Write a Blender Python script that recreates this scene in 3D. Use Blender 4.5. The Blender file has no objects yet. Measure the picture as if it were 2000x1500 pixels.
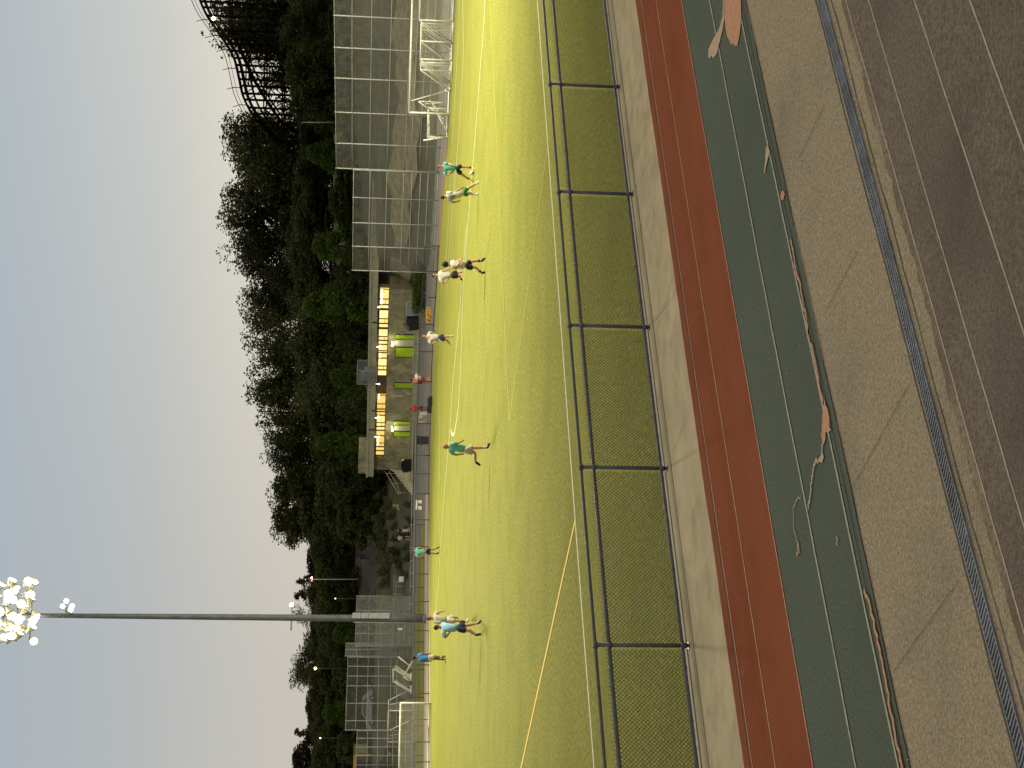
import bpy, math, random
import numpy as np
from mathutils import Vector, Matrix

random.seed(7)
scene = bpy.context.scene
COL = scene.collection
PI = math.pi

# ------------------------------------------------------------------ camera maths
# The photograph was taken with the phone turned on its side: world "up" points to the left of the picture.
F, H, VH, ROLL = 2773.0, 4.2, 735.0, 0.0244
_rho = math.atan(ROLL)
_th = math.atan((1000 - VH) * math.cos(_rho) / F)
_c, _s, _ct, _st = math.cos(_rho), math.sin(_rho), math.cos(_th), math.sin(_th)


def ray(px, py):
    x = (750 - py) / F
    y = (px - 1000) / F
    xx = x * _c + y * _s
    yy = -x * _s + y * _c
    return (xx, _ct - yy * _st, -_st - yy * _ct)


def gp(px, py, z=0.0):
    d = ray(px, py)
    t = (z - H) / d[2]
    return Vector((d[0] * t, d[1] * t, z))


def at(px, py, Y):
    d = ray(px, py)
    t = Y / d[1]
    return Vector((d[0] * t, Y, H + d[2] * t))


D1 = Vector((0.7973, 0.6036, 0))   # along the track and the near fence
N1 = Vector((-0.6036, 0.7973, 0))  # across it, away from the stand


def sp(s, p, z=0.0):
    v = D1 * s + N1 * p
    return Vector((v.x, v.y, z))


# ------------------------------------------------------------------ materials
MATS = {}


def new_mat(name):
    m = bpy.data.materials.new(name)
    m.use_nodes = True
    nt = m.node_tree
    for n in list(nt.nodes):
        nt.nodes.remove(n)
    out = nt.nodes.new('ShaderNodeOutputMaterial')
    return m, nt, out


def N(nt, t, **kw):
    n = nt.nodes.new(t)
    for k, v in kw.items():
        if k in n.inputs:
            n.inputs[k].default_value = v
        else:
            setattr(n, k, v)
    return n


def c4(c):
    return (c[0], c[1], c[2], 1.0)


def surf(name, c1, c2=None, scale=4.0, detail=4.0, rough=0.8, bump=0.0, bscale=None, c3=None, s3=0.3, f3=0.6,
         stretch=None, metal=0.0, spec=0.3, lo=0.35, hi=0.65, c4_=None, s4=40.0, lo4=.6, hi4=.7, lo3=.45, hi3=.65):
    """Noise-mixed principled surface in object space."""
    if name in MATS:
        return MATS[name]
    m, nt, out = new_mat(name)
    p = N(nt, 'ShaderNodeBsdfPrincipled')
    p.inputs['Roughness'].default_value = rough
    p.inputs['Metallic'].default_value = metal
    p.inputs['Specular IOR Level'].default_value = spec
    nt.links.new(p.outputs[0], out.inputs[0])
    if c2 is None:
        c2 = tuple(min(1, x * 1.18 + .004) for x in c1)
        c1 = tuple(x * .84 for x in c1)
    tc = N(nt, 'ShaderNodeTexCoord')
    mp = N(nt, 'ShaderNodeMapping')
    nt.links.new(tc.outputs['Object'], mp.inputs[0])
    if stretch:
        mp.inputs['Rotation'].default_value = (0, 0, stretch[3] if len(stretch) > 3 else 0)
        mp.inputs['Scale'].default_value = stretch[:3]
    nz = N(nt, 'ShaderNodeTexNoise', Scale=scale, Detail=detail, Roughness=.65)
    nt.links.new(mp.outputs[0], nz.inputs['Vector'])
    mr = N(nt, 'ShaderNodeMapRange')
    mr.inputs['From Min'].default_value = lo
    mr.inputs['From Max'].default_value = hi
    nt.links.new(nz.outputs['Fac'], mr.inputs['Value'])
    mx = N(nt, 'ShaderNodeMix', data_type='RGBA')
    mx.inputs[6].default_value = c4(c1)
    mx.inputs[7].default_value = c4(c2)
    nt.links.new(mr.outputs[0], mx.inputs[0])
    col = mx.outputs[2]

    def overlay(col, c, s, a, b, f):
        n3 = N(nt, 'ShaderNodeTexNoise', Scale=s, Detail=5.0, Roughness=.6)
        nt.links.new(tc.outputs['Object'], n3.inputs['Vector'])
        m3 = N(nt, 'ShaderNodeMapRange')
        m3.inputs['From Min'].default_value = a
        m3.inputs['From Max'].default_value = b
        m3.inputs['To Max'].default_value = f
        nt.links.new(n3.outputs['Fac'], m3.inputs['Value'])
        x3 = N(nt, 'ShaderNodeMix', data_type='RGBA')
        x3.inputs[7].default_value = c4(c)
        nt.links.new(m3.outputs[0], x3.inputs[0])
        nt.links.new(col, x3.inputs[6])
        return x3.outputs[2]
    if c3 is not None:
        col = overlay(col, c3, s3, lo3, hi3, f3)
    if c4_ is not None:
        col = overlay(col, c4_, s4, lo4, hi4, .8)
    nt.links.new(col, p.inputs['Base Color'])
    if bump:
        bz = N(nt, 'ShaderNodeTexNoise', Scale=bscale or scale * 2, Detail=6.0)
        nt.links.new(mp.outputs[0], bz.inputs['Vector'])
        b = N(nt, 'ShaderNodeBump', Strength=bump, Distance=0.02)
        nt.links.new(bz.outputs['Fac'], b.inputs['Height'])
        nt.links.new(b.outputs[0], p.inputs['Normal'])
    MATS[name] = m
    return m


def emit(name, col, strength, col2=None, scale=1.0):
    if name in MATS:
        return MATS[name]
    m, nt, out = new_mat(name)
    e = N(nt, 'ShaderNodeEmission', Strength=strength)
    e.inputs[0].default_value = c4(col)
    if col2:
        tc = N(nt, 'ShaderNodeTexCoord')
        nz = N(nt, 'ShaderNodeTexNoise', Scale=scale, Detail=2.0)
        nt.links.new(tc.outputs['Object'], nz.inputs['Vector'])
        mr = N(nt, 'ShaderNodeMapRange')
        mr.inputs['From Min'].default_value = .35
        mr.inputs['From Max'].default_value = .65
        nt.links.new(nz.outputs['Fac'], mr.inputs['Value'])
        mx = N(nt, 'ShaderNodeMix', data_type='RGBA')
        mx.inputs[6].default_value = c4(col)
        mx.inputs[7].default_value = c4(col2)
        nt.links.new(mr.outputs[0], mx.inputs[0])
        nt.links.new(mx.outputs[2], e.inputs[0])
    nt.links.new(e.outputs[0], out.inputs[0])
    MATS[name] = m
    return m


def net_mat(name, col, cover, sx=10.0):
    """Woven wire or cord seen from far: partly see-through cloth of threads."""
    if name in MATS:
        return MATS[name]
    m, nt, out = new_mat(name)
    tr = N(nt, 'ShaderNodeBsdfTransparent')
    p = N(nt, 'ShaderNodeBsdfPrincipled', Roughness=.6)
    p.inputs['Base Color'].default_value = c4(col)
    p.inputs['Specular IOR Level'].default_value = .3
    tl = N(nt, 'ShaderNodeBsdfTranslucent')
    tl.inputs[0].default_value = c4(col)
    ms = N(nt, 'ShaderNodeMixShader')
    ms.inputs[0].default_value = .35
    nt.links.new(p.outputs[0], ms.inputs[1])
    nt.links.new(tl.outputs[0], ms.inputs[2])
    mx = N(nt, 'ShaderNodeMixShader')
    tc = N(nt, 'ShaderNodeTexCoord')
    nz = N(nt, 'ShaderNodeTexNoise', Scale=sx, Detail=3.0)
    nt.links.new(tc.outputs['Object'], nz.inputs['Vector'])
    mr = N(nt, 'ShaderNodeMapRange')
    mr.inputs['From Min'].default_value = .3
    mr.inputs['From Max'].default_value = .7
    mr.inputs['To Min'].default_value = cover * .72
    mr.inputs['To Max'].default_value = min(1, cover * 1.28)
    nt.links.new(nz.outputs['Fac'], mr.inputs['Value'])
    nt.links.new(mr.outputs[0], mx.inputs[0])
    nt.links.new(tr.outputs[0], mx.inputs[1])
    nt.links.new(ms.outputs[0], mx.inputs[2])
    nt.links.new(mx.outputs[0], out.inputs[0])
    MATS[name] = m
    return m


def leaf_mat(name, dark, light):
    if name in MATS:
        return MATS[name]
    m, nt, out = new_mat(name)
    p = N(nt, 'ShaderNodeBsdfPrincipled', Roughness=.65)
    p.inputs['Specular IOR Level'].default_value = .08
    g = N(nt, 'ShaderNodeNewGeometry')
    tc = N(nt, 'ShaderNodeTexCoord')
    nz = N(nt, 'ShaderNodeTexNoise', Scale=.8, Detail=3.0)
    nt.links.new(tc.outputs['Object'], nz.inputs['Vector'])
    ad = N(nt, 'ShaderNodeMath', operation='MULTIPLY_ADD')
    ad.inputs[1].default_value = .55
    nt.links.new(g.outputs['Random Per Island'], ad.inputs[0])
    sb = N(nt, 'ShaderNodeMapRange')
    sb.inputs['From Min'].default_value = .35
    sb.inputs['From Max'].default_value = .68
    sb.inputs['To Max'].default_value = .6
    nt.links.new(nz.outputs['Fac'], sb.inputs['Value'])
    nt.links.new(sb.outputs[0], ad.inputs[2])
    mx = N(nt, 'ShaderNodeMix', data_type='RGBA')
    mx.inputs[6].default_value = c4(dark)
    mx.inputs[7].default_value = c4(light)
    nt.links.new(ad.outputs[0], mx.inputs[0])
    oi = N(nt, 'ShaderNodeObjectInfo')
    hv = N(nt, 'ShaderNodeHueSaturation')
    vr = N(nt, 'ShaderNodeMapRange')
    vr.inputs['To Min'].default_value = .7
    vr.inputs['To Max'].default_value = 1.3
    nt.links.new(oi.outputs['Random'], vr.inputs['Value'])
    nt.links.new(vr.outputs[0], hv.inputs['Value'])
    nt.links.new(mx.outputs[2], hv.inputs['Color'])
    nt.links.new(hv.outputs[0], p.inputs['Base Color'])
    tl = N(nt, 'ShaderNodeBsdfTranslucent')
    nt.links.new(hv.outputs[0], tl.inputs[0])
    ms = N(nt, 'ShaderNodeMixShader')
    ms.inputs[0].default_value = .25
    nt.links.new(p.outputs[0], ms.inputs[1])
    nt.links.new(tl.outputs[0], ms.inputs[2])
    nt.links.new(ms.outputs[0], out.inputs[0])
    MATS[name] = m
    return m


# ------------------------------------------------------------------ mesh builder
class MB:
    def __init__(self):
        self.v = []
        self.f = []
        self.sm = []

    def add(self, vs, fs, smooth=False):
        o = len(self.v)
        self.v += [tuple(x) for x in vs]
        self.f += [tuple(i + o for i in f) for f in fs]
        self.sm += [smooth] * len(fs)
        return self

    def box(self, c, size, ax=None, ay=None):
        ax = Vector(ax or (1, 0, 0)).normalized()
        ay = Vector(ay or (-ax.y, ax.x, 0)).normalized()
        az = ax.cross(ay)
        c = Vector(c)
        hx, hy, hz = size[0] / 2, size[1] / 2, size[2] / 2
        vs = [c + ax * (i * hx) + ay * (j * hy) + az * (k * hz) for k in (-1, 1) for j in (-1, 1) for i in (-1, 1)]
        return self.add(vs, [(0, 2, 3, 1), (4, 5, 7, 6), (0, 1, 5, 4), (1, 3, 7, 5), (3, 2, 6, 7), (2, 0, 4, 6)])

    def tube(self, pts, r, n=8, cap=True):
        pts = [Vector(p) for p in pts]
        rs = r if isinstance(r, (list, tuple)) else [r] * len(pts)
        o = len(self.v)
        up = None
        for i, p in enumerate(pts):
            d = (pts[min(i + 1, len(pts) - 1)] - pts[max(i - 1, 0)]).normalized()
            a = up if up is not None else (Vector((0, 0, 1)) if abs(d.z) < .9 else Vector((1, 0, 0)))
            x = a - d * a.dot(d)
            if x.length < 1e-5:
                x = d.orthogonal()
            x.normalize()
            up = x
            y = d.cross(x)
            for k in range(n):
                t = 2 * PI * k / n
                self.v.append(tuple(p + (x * math.cos(t) + y * math.sin(t)) * rs[i]))
        for i in range(len(pts) - 1):
            for k in range(n):
                a = o + i * n + k
                b = o + i * n + (k + 1) % n
                self.f.append((a, b, b + n, a + n))
                self.sm.append(n > 4)
        if cap:
            self.f.append(tuple(o + k for k in reversed(range(n))))
            self.f.append(tuple(o + (len(pts) - 1) * n + k for k in range(n)))
            self.sm += [False, False]
        return self

    def ball(self, c, r, seg=10, rings=7, basis=None):
        c = Vector(c)
        r = Vector(r) if not isinstance(r, (int, float)) else Vector((r, r, r))
        vs = []
        for i in range(rings + 1):
            ph = PI * i / rings
            for k in range(seg):
                t = 2 * PI * k / seg
                q = Vector((r.x * math.sin(ph) * math.cos(t), r.y * math.sin(ph) * math.sin(t), r.z * math.cos(ph)))
                vs.append(c + (basis @ q if basis else q))
        fs = []
        for i in range(rings):
            for k in range(seg):
                a = i * seg + k
                b = i * seg + (k + 1) % seg
                fs.append((a, a + seg, b + seg, b))
        return self.add(vs, fs, True)

    def disc(self, c, nrm, r, n=14):
        nrm = Vector(nrm).normalized()
        x = nrm.orthogonal().normalized()
        y = nrm.cross(x)
        c = Vector(c)
        return self.add([c + (x * math.cos(2 * PI * k / n) + y * math.sin(2 * PI * k / n)) * r for k in range(n)],
                        [tuple(range(n))])

    def poly(self, pts):
        return self.add(pts, [tuple(range(len(pts)))])

    def strip(self, a, b):
        n = len(a)
        return self.add(list(a) + list(b), [(i, i + 1, n + i + 1, n + i) for i in range(n - 1)])

    def prism(self, pts, vec):
        """extrude polygon pts by vec"""
        n = len(pts)
        pts = [Vector(p) for p in pts]
        q = [p + Vector(vec) for p in pts]
        return self.add(pts + q, [tuple(range(n)), tuple(reversed(range(n, 2 * n)))] +
                        [(i, n + i, n + (i + 1) % n, (i + 1) % n) for i in range(n)])

    def build(self, name, mat, parent=None, base=None):
        if base is None:
            base = Vector(parent['_w']) if parent is not None else Vector((0, 0, 0))
        base = Vector(base)
        me = bpy.data.meshes.new(name)
        me.from_pydata([(x - base.x, y - base.y, z - base.z) for x, y, z in self.v], [], self.f)
        me.polygons.foreach_set('use_smooth', self.sm)
        me.materials.append(mat)
        me.update()
        o = bpy.data.objects.new(name, me)
        COL.objects.link(o)
        if parent is not None:
            o.parent = parent
        else:
            o.location = base
        o['_w'] = tuple(base)
        return o


def tag(o, label, cat, group=None, kind=None):
    if label:
        o['label'] = label
    if cat:
        o['category'] = cat
    if group:
        o['group'] = group
    if kind:
        o['kind'] = kind
    return o


def thing(name, label, cat, loc, group=None):
    o = bpy.data.objects.new(name, None)
    o.empty_display_size = .2
    COL.objects.link(o)
    o.location = loc
    o['_w'] = tuple(loc)
    return tag(o, label, cat, group)


def structure(o):
    o['kind'] = 'structure'
    return o


def flat(pxs, z, back=False):
    return [gp(a, b, z) for a, b in pxs]


def ground_line(pts, w, z):
    """constant-width painted strip along world points on the ground"""
    pts = [Vector((p.x, p.y, z)) for p in pts]
    L, R = [], []
    for i, p in enumerate(pts):
        d = (pts[min(i + 1, len(pts) - 1)] - pts[max(i - 1, 0)]).normalized()
        n = Vector((-d.y, d.x, 0)) * (w / 2)
        L.append(p + n)
        R.append(p - n)
    m = MB()
    m.strip(L, R)
    return m


def smooth_poly(pts, k=6):
    out = []
    P = [Vector(p) for p in pts]
    for i in range(len(P) - 1):
        p0, p1, p2, p3 = P[max(i - 1, 0)], P[i], P[i + 1], P[min(i + 2, len(P) - 1)]
        for j in range(k):
            t = j / k
            out.append(.5 * ((2 * p1) + (-p0 + p2) * t + (2 * p0 - 5 * p1 + 4 * p2 - p3) * t * t + (-p0 + 3 * p1 - 3 * p2 + p3) * t ** 3))
    out.append(P[-1])
    return out


# ------------------------------------------------------------------ palette
A1 = math.atan2(D1.y, D1.x)
M_turf = surf('turf', (.085, .092, .012), (.265, .262, .048), scale=10, detail=10, rough=.9, bump=.9, bscale=40, c3=(.125, .14, .018), s3=.45, f3=.55, c4_=(.32, .31, .08), s4=46, lo4=.54, hi4=.72, spec=.04)
M_white = surf('field_paint', (.4, .4, .26), rough=.8, scale=8)
M_yellow = surf('yellow_paint', (.5, .33, .008), rough=.8, scale=8)
M_faint = surf('worn_yellow_paint', (.36, .29, .02), rough=.8, scale=8)
M_ground = surf('dry_ground', (.05, .055, .025), (.09, .085, .045), scale=.8, c3=(.035, .045, .018), s3=.1)
M_path = surf('concrete_path', (.28, .235, .14), (.42, .36, .225), scale=2.2, detail=9, rough=.9, bump=.3, c3=(.46, .4, .26), s3=.35, f3=.5, c4_=(.22, .185, .125), s4=1.1, lo4=.55, hi4=.75, spec=.08)
M_red = surf('red_track', (.15, .04, .015), (.25, .07, .028), scale=45, detail=6, rough=.95, bump=.3, bscale=90, c3=(.15, .036, .014), s3=.5, f3=.6, spec=.04)
M_green = surf('green_track', (.05, .067, .05), (.1, .123, .095), scale=40, detail=6, rough=.95, bump=.3, bscale=90, c3=(.06, .08, .062), s3=.35, f3=.6, spec=.05)
M_lane = surf('lane_paint', (.16, .17, .12), (.3, .29, .215), scale=14, detail=6, lo=.35, hi=.6)
M_laner = surf('lane_paint_red', (.22, .11, .06), (.34, .21, .13), scale=14, detail=6, lo=.35, hi=.6)
M_apron = surf('concrete_apron', (.165, .135, .088), (.34, .285, .195), scale=34, detail=10, rough=.9, bump=.5, bscale=50, c3=(.13, .105, .075), s3=.38, f3=.6, lo3=.5, hi3=.72, c4_=(.5, .44, .31), s4=75, lo4=.58, hi4=.68, spec=.06)
M_step = surf('weathered_steps', (.09, .074, .056), (.185, .155, .12), scale=30, detail=10, rough=.9, bump=.5, bscale=55, c3=(.078, .062, .052), s3=.6, f3=.7, lo3=.45, hi3=.65, c4_=(.25, .21, .165), s4=60, lo4=.58, hi4=.7, spec=.06)
M_stain = surf('light_stain', (.2, .17, .12), (.3, .26, .19), scale=12, detail=8)
M_edge = surf('worn_edge', (.24, .2, .15), (.38, .33, .25), scale=16)
M_crack = surf('crack_dark', (.022, .018, .014), scale=30)
M_orange = surf('bare_orange', (.32, .15, .075), (.43, .215, .115), scale=16, detail=6, rough=.85)
M_orange2 = surf('bare_tan', (.3, .19, .11), (.4, .27, .17), scale=14, detail=6, c3=(.26, .25, .22), s3=1.6)
M_grate = surf('grate_steel', (.14, .16, .19), (.23, .26, .3), scale=9, rough=.75, spec=.15, c3=(.06, .06, .06), s3=1.6, f3=.6)
M_fence = surf('dark_coated_steel', (.07, .073, .09), (.12, .125, .15), scale=20, rough=.5, c3=(.075, .072, .07), s3=3, f3=.5)
M_wire = surf('dark_coated_wire', (.016, .017, .016), (.03, .03, .028), scale=20, rough=.6)
M_galv = surf('galvanised_steel', (.24, .24, .2), (.34, .335, .275), scale=9, rough=.5)
M_galvd = surf('galvanised_dull', (.2, .2, .17), (.3, .29, .25), scale=9, rough=.6)
M_black = surf('black_steel', (.02, .02, .02), (.04, .04, .04), scale=12, rough=.5)
M_gwhite = surf('goal_white', (.52, .52, .4), (.7, .69, .54), scale=5, rough=.45)
M_net = net_mat('goal_net', (.42, .41, .33), .2)
M_link = net_mat('chain_link', (.15, .15, .12), .36, 2.0)
M_link2 = net_mat('chain_link_bright', (.33, .33, .27), .46, 3.0)
M_linkd = net_mat('chain_link_dark', (.05, .05, .05), .22)
M_conc = surf('building_concrete', (.17, .155, .085), (.37, .345, .2), scale=1.1, detail=8, rough=.85, c3=(.14, .13, .072), s3=.5, f3=.7, c4_=(.46, .315, .2), s4=1.8, lo4=.6, hi4=.75)
M_conc2 = surf('fascia_concrete', (.33, .325, .205), (.44, .43, .28), scale=2.5, rough=.85, c3=(.27, .26, .165), s3=.8, f3=.6)
M_brown = surf('brown_panel', (.07, .055, .045), (.11, .09, .07), scale=4)
M_lime = surf('lime_door', (.28, .42, .008), (.34, .5, .012), scale=3, rough=.45)
M_pil = surf('pale_pillar', (.3, .3, .2), (.38, .38, .26), scale=8)
M_frame = surf('bronze_frame', (.05, .035, .02), scale=10, rough=.5)
M_trunk = surf('bark', (.03, .024, .018), (.06, .05, .035), scale=6)
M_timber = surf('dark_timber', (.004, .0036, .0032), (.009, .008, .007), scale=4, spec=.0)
M_pole = surf('pole_steel', (.055, .062, .066), (.085, .092, .095), scale=2, rough=.5)
M_box = surf('grey_cabinet', (.2, .215, .21), (.26, .275, .265), scale=3, rough=.5)
M_hill = surf('hill_grass', (.018, .024, .006), (.05, .056, .016), scale=1.6, detail=8, c3=(.085, .08, .035), s3=.28, f3=.75)
M_track = surf('grey_track', (.11, .105, .085), (.17, .16, .13), scale=3, c3=(.13, .125, .1), s3=.4)
M_tan = surf('tan_path', (.3, .235, .15), (.4, .32, .215), scale=3)
M_redline = surf('red_lane', (.3, .085, .05), (.38, .13, .08), scale=4)
M_sign = surf('sign_white', (.62, .6, .48), (.72, .7, .56), scale=3)
M_tan2 = surf('stone_tan', (.36, .33, .23), (.46, .42, .3), scale=5)
M_plastic = surf('black_tarp', (.004, .004, .004), (.008, .008, .008), scale=8, rough=.4, spec=.2)
M_ambox = surf('orange_crate', (.42, .22, .03), (.55, .3, .05), scale=3)
M_glass = surf('dark_glass', (.02, .025, .03), scale=3, rough=.1, spec=.6)
M_carw = surf('car_silver', (.3, .3, .3), scale=3, rough=.3, metal=.4)
M_card = surf('car_dark', (.015, .015, .02), scale=3, rough=.25)
M_tyre = surf('tyre', (.015, .015, .015), scale=10)
M_wallp = surf('mauve_wall', (.1, .085, .085), (.15, .13, .13), scale=1.2, c3=(.08, .07, .07), s3=.6)
E_lamp = emit('lamp_white', (1, .95, .78), 16)
E_lampw = emit('lamp_warm', (1, .62, .2), 14)
E_red = emit('lamp_red', (1, .12, .05), 6)
E_tube = emit('tube_white', (1, .95, .72), 7)
E_pane = emit('lit_interior', (1, .66, .16), 1.35, (1, .8, .34), 1.1)
E_pane2 = emit('lit_interior_orange', (1, .55, .06), 1.15, (1, .7, .25), 1.4)

# ------------------------------------------------------------------ world / sky
w = bpy.data.worlds.new('World')
scene.world = w
w.use_nodes = True
nt = w.node_tree
for n in list(nt.nodes):
    nt.nodes.remove(n)
wo = nt.nodes.new('ShaderNodeOutputWorld')
tc = N(nt, 'ShaderNodeTexCoord')
sx = N(nt, 'ShaderNodeSeparateXYZ')
nt.links.new(tc.outputs['Generated'], sx.inputs[0])


def ramp(stops):
    r = N(nt, 'ShaderNodeValToRGB')
    e = r.color_ramp.elements
    e[0].position, e[0].color = stops[0][0], c4(stops[0][1])
    e[1].position, e[1].color = stops[-1][0], c4(stops[-1][1])
    for p, c in stops[1:-1]:
        q = e.new(p)
        q.color = c4(c)
    nt.links.new(sx.outputs[2], r.inputs[0])
    return r


r1 = ramp([(0, (.56, .515, .455)), (.06, (.545, .52, .48)), (.16, (.44, .462, .472)), (.27, (.375, .435, .49)), (.45, (.54, .51, .46)), (1, (.74, .665, .55))])
r2 = ramp([(0, (.9, .79, .6)), (.08, (.79, .735, .61)), (.15, (.58, .59, .565)), (.27, (.405, .462, .51)), (.45, (.54, .51, .46)), (1, (.74, .665, .55))])
dt = N(nt, 'ShaderNodeVectorMath', operation='DOT_PRODUCT')
nt.links.new(tc.outputs['Generated'], dt.inputs[0])
dt.inputs[1].default_value = Vector((.75, .66, 0)).normalized()
mr = N(nt, 'ShaderNodeMapRange', interpolation_type='SMOOTHSTEP')
mr.inputs['From Min'].default_value = .45
mr.inputs['From Max'].default_value = .93
nt.links.new(dt.outputs['Value'], mr.inputs['Value'])
mx = N(nt, 'ShaderNodeMix', data_type='RGBA')
nt.links.new(mr.outputs[0], mx.inputs[0])
nt.links.new(r1.outputs[0], mx.inputs[6])
nt.links.new(r2.outputs[0], mx.inputs[7])
sky = N(nt, 'ShaderNodeTexSky', sky_type='NISHITA', sun_disc=False)
sky.sun_elevation = math.radians(1.5)
sky.sun_rotation = math.radians(50)
b1 = N(nt, 'ShaderNodeBackground', Strength=1.0)
nt.links.new(mx.outputs[2], b1.inputs[0])
b2 = N(nt, 'ShaderNodeBackground', Strength=0.015)
nt.links.new(sky.outputs[0], b2.inputs[0])
ad = N(nt, 'ShaderNodeAddShader')
nt.links.new(b1.outputs[0], ad.inputs[0])
nt.links.new(b2.outputs[0], ad.inputs[1])
nt.links.new(ad.outputs[0], wo.inputs[0])

# ------------------------------------------------------------------ ground, pitch, track, steps
g = MB()
g.poly([(-3000, -60, -.06), (3000, -60, -.06), (3000, 5000, -.06), (-3000, 5000, -.06)])
structure(g.build('ground', M_ground))

L0 = [(900, -260), (889, 0), (882, 150), (872, 300), (857, 500), (850, 640), (843, 800), (840, 930), (839, 1040), (839.5, 1250), (841, 1500), (843, 1800)]
L0w = smooth_poly([gp(*q) for q in L0], 4)
m = MB()
near = [sp(s, 17.06) for s in np.linspace(75, -25, len(L0w))]
m.strip(L0w, near)
structure(m.build('pitch', M_turf))

m = MB()
m.strip([Vector((v.x, v.y - 1.0, -.012)) for v in L0w], [Vector((v.x * 1.3, 152, -.012)) for v in L0w])
structure(m.build('far_track', M_track))


def px_strip(name, near_, far_, z, mat):
    m = MB()
    m.strip([gp(a, b, z) for a, b in near_], [gp(a, b, z) for a, b in far_])
    return structure(m.build(name, mat))


px_strip('tan_path', [(838, 962), (838.7, 1040), (839.2, 1250), (840.7, 1500), (843, 1850)], [(831, 968), (829.5, 1050), (828.5, 1250), (827, 1500), (826, 1850)], .004, M_tan)
px_strip('turf_strip', [(829, 1015), (828.3, 1100), (828, 1250), (826.6, 1500), (825, 1850)], [(827, 1020), (818, 1085), (813, 1180), (807.5, 1260), (806, 1500), (806, 1850)][:5], .004, M_turf) if False else None
m = MB()
a_ = [(829.3, 1015), (828.6, 1090), (828.2, 1180), (827.6, 1260), (826.4, 1500), (825, 1850)]
b_ = [(826.5, 1020), (818, 1085), (814, 1180), (807.5, 1260), (806, 1500), (806, 1850)]
m.strip([gp(*q, .008) for q in a_], [gp(*q, .008) for q in b_])
structure(m.build('turf_strip', M_turf))
red_px = [(869, 290), (863, 400), (857, 478), (846, 640), (838, 780), (831.5, 880), (827, 960), (824, 1040), (822, 1120)]
structure(ground_line([gp(*q) for q in red_px], 1.0, .0).build('red_lane_line', M_redline))
for k, (dv, y0) in enumerate([(5, 640), (9, 600), (13, 560), (17, 620)]):
    pts = [(846 - dv + (y - 640) * -.0594, y) for y in (y0, 720, 800, 880, 940, 1000)]
    structure(ground_line([gp(*q) for q in pts], .55, .002).build('lane_line', M_galvd))

# painted lines on the pitch
LINES = [
    ('white', [(1049.5, 0), (1086, 500), (1122.5, 1000), (1160.5, 1500), (1171, 1640)], .12),
    ('white', [(947, -60), (946, 30), (937, 150), (925.5, 300), (909, 500), (903.5, 600), (899, 740), (894.5, 800), (889, 838), (885.5, 849), (882, 846), (880.5, 838)], .17),
    ('white', [(911, 440), (903, 548), (892, 672), (884, 758), (878.5, 840), (870, 940), (864, 1020), (856, 1140), (850, 1230)], .16),
    ('white', [(899, -40), (894, 90), (891, 150), (882, 300), (873, 480), (862, 560), (858, 690), (857.5, 800), (859, 940)], .16),
    ('white', [(903, -40), (905, 90), (903, 150), (894, 290), (880, 450), (872, 580)], .16),
    ('yellow', [(1070, 285), (995, 821)], .07),
    ('yellow', [(957, 0), (971.5, 300), (985, 620), (995, 821)], .09),
    ('yellow', [(1125, 1012), (1018, 1500), (990, 1640)], .12),
]
for k, (c, pts, wd) in enumerate(LINES):
    P = [gp(*q) for q in pts]
    if len(P) > 3:
        P = smooth_poly(P, 5)
    structure(ground_line(P, wd, .004 + .0006 * k).build(c + '_pitch_line', M_white if c == 'white' else (M_yellow if wd > .1 else M_faint)))


def band(name, p0, p1, z, mat, s0=-30, s1=80, n=24, rag=0.0):
    m = MB()
    r_ = random.Random(int(p0 * 100))
    if rag:
        ss = np.concatenate([np.linspace(s0, 0, 8), np.linspace(.07, 34, 480), np.linspace(35, s1, 8)])
    else:
        ss = np.linspace(s0, s1, n)
    q = [0.0, 0.0]
    a, b = [], []
    for s in ss:
        q = [v * .93 + r_.uniform(-1, 1) * rag for v in q]
        a.append(sp(s, p0 + q[0] + r_.uniform(-.5, .5) * rag, z))
        b.append(sp(s, p1 + q[1] + r_.uniform(-.5, .5) * rag, z))
    m.strip(a, b)
    return structure(m.build(name, mat))


def wob(name, p0, p1, z, mat, amp, s0=-10, s1=45, n=300, seed=1, both=True):
    """a line along the track with a worn, wandering edge"""
    r = random.Random(seed)
    m = MB()
    a, b = [], []
    q = 0
    for i, s in enumerate(np.linspace(s0, s1, n)):
        q = q * .9 + r.uniform(-1, 1) * amp
        a.append(sp(s, p0 + q + r.uniform(-1, 1) * amp * .4, z))
        b.append(sp(s, p1 + (q if both else 0) + r.uniform(-1, 1) * amp * .4, z))
    m.strip(a, b)
    return structure(m.build(name, mat))


band('path', 14.8, 17.06, -.004, M_path)
wob('kerb_joint', 16.52, 16.55, -.001, M_crack, .002, seed=3)
band('kerb', 16.9, 17.08, .006, M_stain)
band('red_track', 12.55, 14.95, 0, M_red, rag=.006)
wob('track_edge_seam', 14.70, 14.725, .004, M_crack, .006, seed=4)
wob('red_lane_mark', 14.60, 14.625, .004, M_laner, .003, seed=5)
wob('red_lane_mark', 13.76, 13.79, .004, M_laner, .004, seed=6)
wob('track_seam', 12.55, 12.575, .004, M_laner, .004, seed=7)
band('green_track', 10.27, 12.56, -.002, M_green, rag=.006)
wob('green_lane_mark', 11.42, 11.455, .005, M_lane, .004, seed=8)
wob('green_lane_mark', 10.475, 10.51, .005, M_lane, .003, seed=9)
wob('track_seam', 10.26, 10.285, .006, M_crack, .006, seed=10)
wob('torn_edge', 10.385, 10.40, .007, M_crack, .008, seed=12)
band('apron', 7.0, 10.28, -.006, M_apron)

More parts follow.
